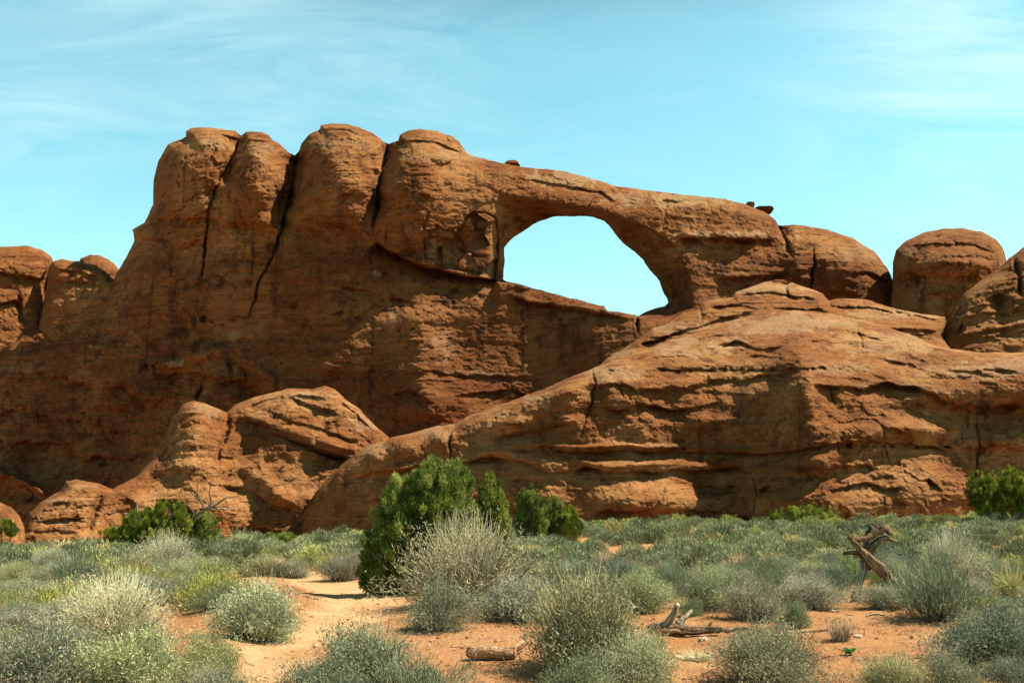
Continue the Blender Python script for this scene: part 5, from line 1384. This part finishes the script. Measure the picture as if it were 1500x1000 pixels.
juniper((228, 800), DL, [(245, 752, 24, 18), (210, 764, 26, 16), (178, 786, 28, 13), (235, 782, 30, 18), (266, 768, 12, 16), (205, 786, 26, 14)], 'dark spreading juniper with a bare curved limb at the foot of the rocks', seed=6, trunk_r=0.16, density=0.85, leaf=0.075,
        limbs=[([(228, 790), (222, 770), (207, 758), (204, 742), (205, 733)], 3.2), ([(207, 764), (196, 754), (184, 751)], 1.6), ([(226, 780), (238, 766), (237, 754)], 1.8)])
juniper((285, 802), DL + 1, [(302, 762, 16, 12), (298, 780, 22, 14), (312, 792, 14, 10), (292, 795, 20, 8), (284, 772, 10, 10)], 'half-dead juniper with a crown of bare white branches', seed=7, trunk_r=0.14, density=0.7, leaf=0.075,
        limbs=[([(280, 795), (286, 768), (291, 755), (302, 744), (295, 728), (292, 712), (294, 705)], 3.0), ([(303, 746), (312, 738), (310, 722), (313, 704)], 2.2), ([(306, 746), (320, 738), (332, 730), (342, 728)], 2.4),
               ([(320, 745), (332, 744), (342, 748)], 1.4), ([(288, 752), (280, 740), (274, 735)], 1.6), ([(296, 735), (288, 726), (280, 722)], 1.3), ([(332, 731), (336, 738)], 1.0), ([(284, 760), (272, 752), (266, 754)], 1.3)])
juniper((408, 800), DL + 4, [(396, 788, 9, 8), (418, 789, 10, 7), (405, 794, 14, 5)], 'small low juniper before the dark rock base, right of the dead shrub', seed=8, trunk_r=0.05, density=0.8, leaf=0.075)
juniper((1175, 768), 57.0, [(1158, 757, 26, 10), (1190, 753, 28, 11), (1175, 750, 24, 9), (1142, 760, 14, 8), (1212, 758, 12, 9)], 'low mounded dark green juniper hugging the foot of the long wall', seed=9, trunk_r=0.1, density=0.55, leaf=0.09)
juniper((1480, 765), 52.0, [(1432, 722, 13, 24), (1452, 720, 18, 26), (1485, 705, 20, 22), (1500, 730, 26, 30), (1470, 735, 20, 18), (1440, 745, 12, 10), (1530, 715, 22, 30)], 'large dense juniper against the wall at the right edge', seed=10, trunk_r=0.14, density=0.75, leaf=0.08)
juniper((6, 790), 52.0, [(4, 772, 18, 12), (-16, 768, 16, 16), (16, 778, 8, 6)], 'green juniper bush cut by the left edge, below the smooth rock hump', seed=11, trunk_r=0.08, density=0.7, leaf=0.08)
juniper((142, 706), 69.5, [(142, 703, 8, 5), (150, 705, 5, 4), (134, 704, 4, 3)], 'tiny green shrub-like juniper sitting on top of the low rock ledge', seed=12, trunk_r=0.03, density=0.3, leaf=0.12) if False else None

# ------------------------------------------------------------------ dead wood
def px_tube(pts, radii, D, p0, sides=12, seed=0, groove=0.10, dys=None, lump=0.22):
    m = D / FPX
    q = [at(u, v, D) + np.array([0, (dys[i] if dys else 0.0), 0]) - p0 for i, (u, v) in enumerate(pts)]
    return tube_geo(q, np.asarray(radii) * m * 0.88, sides * 2 if groove else sides, seed, lump, groove * 2.0)

DS = D_at(1252, 882)
p0 = at(1252, 882, DS); p0[2] = float(ground_z(p0[0], p0[1]))
snag = empty('dead_tree_snag', p0)
tag(snag, 'twisted dead tree snag of weathered wood standing among sagebrush on the right', 'dead tree')
wood_obj('trunk', [px_tube([(1316, 862), (1300, 842), (1284, 830), (1268, 815), (1254, 800), (1240, 785)], [5.0, 7.5, 8.5, 7.0, 5.0, 3.4], DS, p0, 14, 1, 0.16, [0.0, -.02, -.05, -.1, -.1, -.1])], DEADWOOD, snag)
wood_obj('leg', [px_tube([(1251, 885), (1254, 868), (1258, 852), (1263, 838), (1268, 822)], [10, 6.5, 5.5, 5.5, 6], DS, p0, 14, 2, 0.14, [0, -.05, -.05, 0, .05]),
                 px_tube([(1262, 887), (1252, 882), (1240, 884)], [2.5, 4, 1.5], DS, p0, 10, 3, 0.1, [-.1, -.1, -.15])], PALEWOOD, snag)
wood_obj('branch', [px_tube([(1240, 785), (1254, 790), (1270, 787), (1285, 778), (1296, 773), (1305, 781)], [4, 3.6, 5, 5.5, 5.5, 4], DS, p0, 12, 4, 0.16, [-.1, -.1, -.08, -.06, -.05, 0])], DEADWOOD, snag)
wood_obj('branch', [px_tube([(1274, 818), (1277, 804), (1286, 792), (1298, 788), (1316, 794)], [5.5, 5, 5.5, 4.5, 1.6], DS, p0, 12, 5, 0.14, [0, 0, -.02, 0, .05])], DEADWOOD, snag)
wood_obj('branch', [px_tube([(1234, 811), (1244, 809), (1254, 810), (1266, 819)], [2.0, 3.4, 4.4, 5], DS, p0, 10, 6, 0.14, [-.05, -.05, 0, 0])], DEADWOOD, snag)
wood_obj('branch', [px_tube([(1272, 835), (1272, 812), (1277, 792), (1280, 772), (1276, 765)], [7, 7.5, 6.5, 5, 1.5], DS, p0, 12, 7, 0.16, [.12, .12, .14, .14, .14])], BARK, snag)
wood_obj('twig', [px_tube([(1281, 778), (1286, 768), (1286, 753)], [1.8, 1.3, 0.4], DS, p0, 7, 8, 0, [.1, .1, .1]), px_tube([(1280, 770), (1272, 768), (1260, 771)], [1.6, 1.1, 0.4], DS, p0, 7, 9, 0, [.1, .1, .1]),
                  px_tube([(1276, 764), (1282, 770), (1290, 772)], [1.2, 1.4, 1.2], DS, p0, 7, 10, 0, [.0, .0, .0])], BARK, snag)

DG = D_at(720, 966)
p0 = at(720, 966, DG); p0[2] = float(ground_z(p0[0], p0[1]))
lg = empty('short_log', p0); tag(lg, 'short smooth red-brown log lying on bare sand, partly under the big pale-tipped shrub', 'log')
wood_obj('log_trunk', [px_tube([(688, 954), (700, 955), (722, 955), (742, 957), (755, 959)], [9.5, 11, 10.5, 10.5, 12], DG, p0, 16, 20, 0.05, [0, 0, 0, 0, 0], 0.07)], REDWOOD, lg)
wood_obj('branch_stub', [px_tube([(748, 957), (758, 950), (772, 942)], [8, 5.5, 5], DG, p0, 10, 21, 0.05, [.05, .12, .2])], REDWOOD, lg)

DW = D_at(1000, 932)
p0 = at(1000, 932, DW); p0[2] = float(ground_z(p0[0], p0[1]))
fl = empty('fallen_log', p0); tag(fl, 'grey weathered fallen log with two pale upright stubs on the orange sand', 'log')
wood_obj('log_trunk', [px_tube([(954, 926), (966, 924), (990, 922), (1015, 922), (1040, 921), (1060, 921)], [6, 8.5, 8.5, 7.5, 6, 3.5], DW, p0, 16, 30, 0.16, None, 0.12)], DEADWOOD, fl)
wood_obj('branch_stub', [px_tube([(972, 918), (982, 908), (987, 896), (991, 884)], [6, 6, 4.6, 4.2], DW, p0, 12, 31, 0.1, [.0, .0, -.02, -.05])], PALEWOOD, fl)
wood_obj('branch_stub', [px_tube([(994, 916), (1004, 905), (1016, 895)], [5.5, 4.6, 2.6], DW, p0, 12, 32, 0.1, [.05, .08, .12])], PALEWOOD, fl)
wood_obj('branch_stub', [px_tube([(1040, 924), (1040, 917), (1043, 910)], [5, 3.5, 1.0], DW, p0, 10, 33, 0.1)], DEADWOOD, fl)
wood_obj('root_end', [px_tube([(956, 930), (953, 922), (960, 915), (972, 914)], [3, 4, 3.5, 3], DW, p0, 9, 34, 0.2), px_tube([(955, 921), (950, 924), (946, 926)], [2, 1.4, .6], DW, p0, 7, 35)], BARK, fl)

def branch_on_ground(pts, radii, label, mat, name='dead_branch', seed=0):
    u = np.array([p[0] for p in pts]); v = np.array([p[1] for p in pts])
    P, D = hit_many(u, v); m = D.mean() / FPX
    r = np.asarray(radii) * m
    P = P + np.array([0, 0, 1]) * (r[:, None] * 0.8)
    o = P.mean(0)
    ob = wood_obj(name, [tube_geo(P - o, r, 9, seed, 0.25, 0.08)], mat); ob.location = o
    tag(ob, label, 'branch'); return ob
branch_on_ground([(1062, 925), (1085, 922), (1110, 924)], [2.5, 3.5, 1.2], 'flat splintered branch between the fallen log and a small dark shrub', DEADWOOD, seed=40)
branch_on_ground([(1128, 930), (1165, 927), (1205, 924), (1222, 925)], [1.8, 2.6, 2.4, 0.8], 'long thin reddish branch lying on sand left of the pale dry grass tuft', REDWOOD, seed=41)
branch_on_ground([(568, 892), (560, 896), (556, 902), (548, 904)], [1.2, 1.6, 1.2, 0.5], 'small curved pale branch on the trail near the big juniper', PALEWOOD, seed=42)
branch_on_ground([(1268, 903), (1282, 900), (1300, 902)], [0.8, 1.3, 0.5], 'slim bleached stick on the sand in front of the snag', PALEWOOD, seed=43)
branch_on_ground([(835, 1010), (842, 996), (848, 985)], [1.5, 1.4, 0.6], 'white stick poking up in front of the big pale-tipped shrub', PALEWOOD, seed=44)
P_, D_ = hit_many(np.array([1142]), np.array([878]))
o = wood_obj('dead_stump', [tube_geo([[0, 0, -0.05], [0.01, 0, 0.08], [-0.01, 0, 0.22]], [0.035, 0.028, 0.006], 9, 50, 0.3, 0.1), tube_geo([[0, 0, 0.02], [0.12, 0, 0.05], [0.26, 0.05, 0.03]], [0.03, 0.025, 0.012], 8, 51)], PALEWOOD)
o.location = P_[0]; tag(o, 'small pale pointed stump between two rounded sagebrushes', 'stump')

# ------------------------------------------------------------------ leafy herbs
def herb(u, v, wpx, label, seed):
    P, D = hit_many(np.array([u]), np.array([v])); w = wpx * D[0] / FPX
    rs = np.random.RandomState(seed); Vs = []
    n = 11
    for i in range(n):
        a = i * 2.4 + rs.uniform(-.3, .3); el = rs.uniform(0.35, 1.1); L_ = w * rs.uniform(0.4, 0.6); wd = L_ * 0.26
        d = np.array([math.cos(a) * math.cos(el), math.sin(a) * math.cos(el), math.sin(el)]); s = np.array([-math.sin(a), math.cos(a), 0])
        t = np.linspace(0, 1, 6)
        mid = d * L_ * t[:, None] - np.array([0, 0, 1]) * (t[:, None] ** 2) * L_ * 0.35
        ww = wd * np.sin(np.pi * np.clip(t * 0.93 + 0.04, 0, 1))[:, None]
        V = np.stack([mid - s * ww + [0, 0, 0.01], mid, mid + s * ww + [0, 0, 0.01]], 1).reshape(-1, 3)
        F = []
        for k in range(5):
            for c in (0, 1):
                q = k * 3 + c; F += [(q, q + 1, q + 4), (q, q + 4, q + 3)]
        Vs.append((V, np.array(F), np.full(len(F), rs.uniform(0, 1))))
    V, F, T = merge(Vs)
    o = link('leafy_herb', mesh_tris('leafy_herb', V, F, T), HERB); o.location = P[0]
    tag(o, label, 'herb')
herb(1245, 958, 36, 'small bright green leafy herb alone on the bare sand', 1)
herb(1098, 962, 50, 'bright green broad-leaved herb in front of the large grey bottom sagebrush', 2)

# ------------------------------------------------------------------ stones and boulders
def stone(name, p, size, label, mat, seed, rz=0, beds=0.0, tilt=0.0, group=None):
    V, Q = stone_geo(seed, size, beds=beds, n=56, taper=0.32 if beds else 0.0)
    o = link(name, np_mesh(name, V, Q), mat); o.location = p; o.rotation_euler = (0, tilt, rz)
    tag(o, label, 'rock', group); return o
def small_stone(u, v, w, label, mat, seed, flat=0.5):
    P, D = hit_many(np.array([u]), np.array([v])); m = w * D[0] / FPX / 2
    stone('stone', P[0] + [0, 0, m * flat * 0.6], (m, m * 0.8, m * flat), label, mat, seed)
k = NB('pale_stone'); PALESTONE = k.done(k.mix(k.rng(k.noise(k.coord(obj=True), 20, 4), 0.4, 0.6), (0.62, 0.55, 0.45), (0.42, 0.34, 0.26)))
small_stone(1220, 896, 6, 'tiny white stone on the sand left of the snag', PALESTONE, 60, 0.7)
small_stone(1312, 894, 16, 'rounded tan stone half hidden by dark brush right of the snag', ROCK_NEAR, 61, 0.7)
small_stone(1257, 933, 11, 'pale flat stone beside the dry grass tuft', PALESTONE, 62, 0.4)
small_stone(236, 980, 5, 'small pale stone on the sand at the lower left', PALESTONE, 63)
small_stone(367, 968, 6, 'flat pale stone on the sandy trail', PALESTONE, 64, 0.35)
small_stone(476, 944, 5, 'dark pebble on the middle of the trail', ROCK_CAP, 65, 0.4)
small_stone(1030, 937, 12, 'broken white stone just below the fallen log', PALESTONE, 66, 0.4)
small_stone(345, 937, 5, 'pebble on the left edge of the trail', ROCK_NEAR, 67)
small_stone(772, 824, 14, 'grey pointed rock in the brush right of the narrow juniper', PALESTONE, 68, 1.2)
small_stone(560, 980, 5, 'small stone on the sand near the bottom, left of the short log', ROCK_NEAR, 69)

def top_stone(name, u, v, w, h, D, label, seed, mat=None, tilt=0.0, dep=1.0, beds=0.10):
    m = D / FPX; p = at(u, v, D)
    stone(name, p, (w * m / 2, w * m / 2 * dep, h * m / 2), label, mat or ROCK_CAP, seed, 0.2 * seed, beds, tilt)
top_stone('balanced_boulder', 750, 240, 21, 9, 131.5, 'lone flat boulder perched on the rim left of the arch span', 70, ROCK_UP)
top_stone('perched_slab', 1117, 308.3, 27, 4.0, 135.5, 'dark tilted slab perched on the shoulder right of the arch', 71, ROCK_UP, tilt=0.2)
top_stone('perched_slab', 1098, 300.5, 13, 3.5, 135.5, 'small pale slab leaning just left of the dark tilted slab', 72, ROCK, tilt=0.6)
top_stone('perched_stone', 1140, 415, 26, 9, 98.5, 'small rounded stone crowning the ledge stack right of the arch', 88, ROCK)
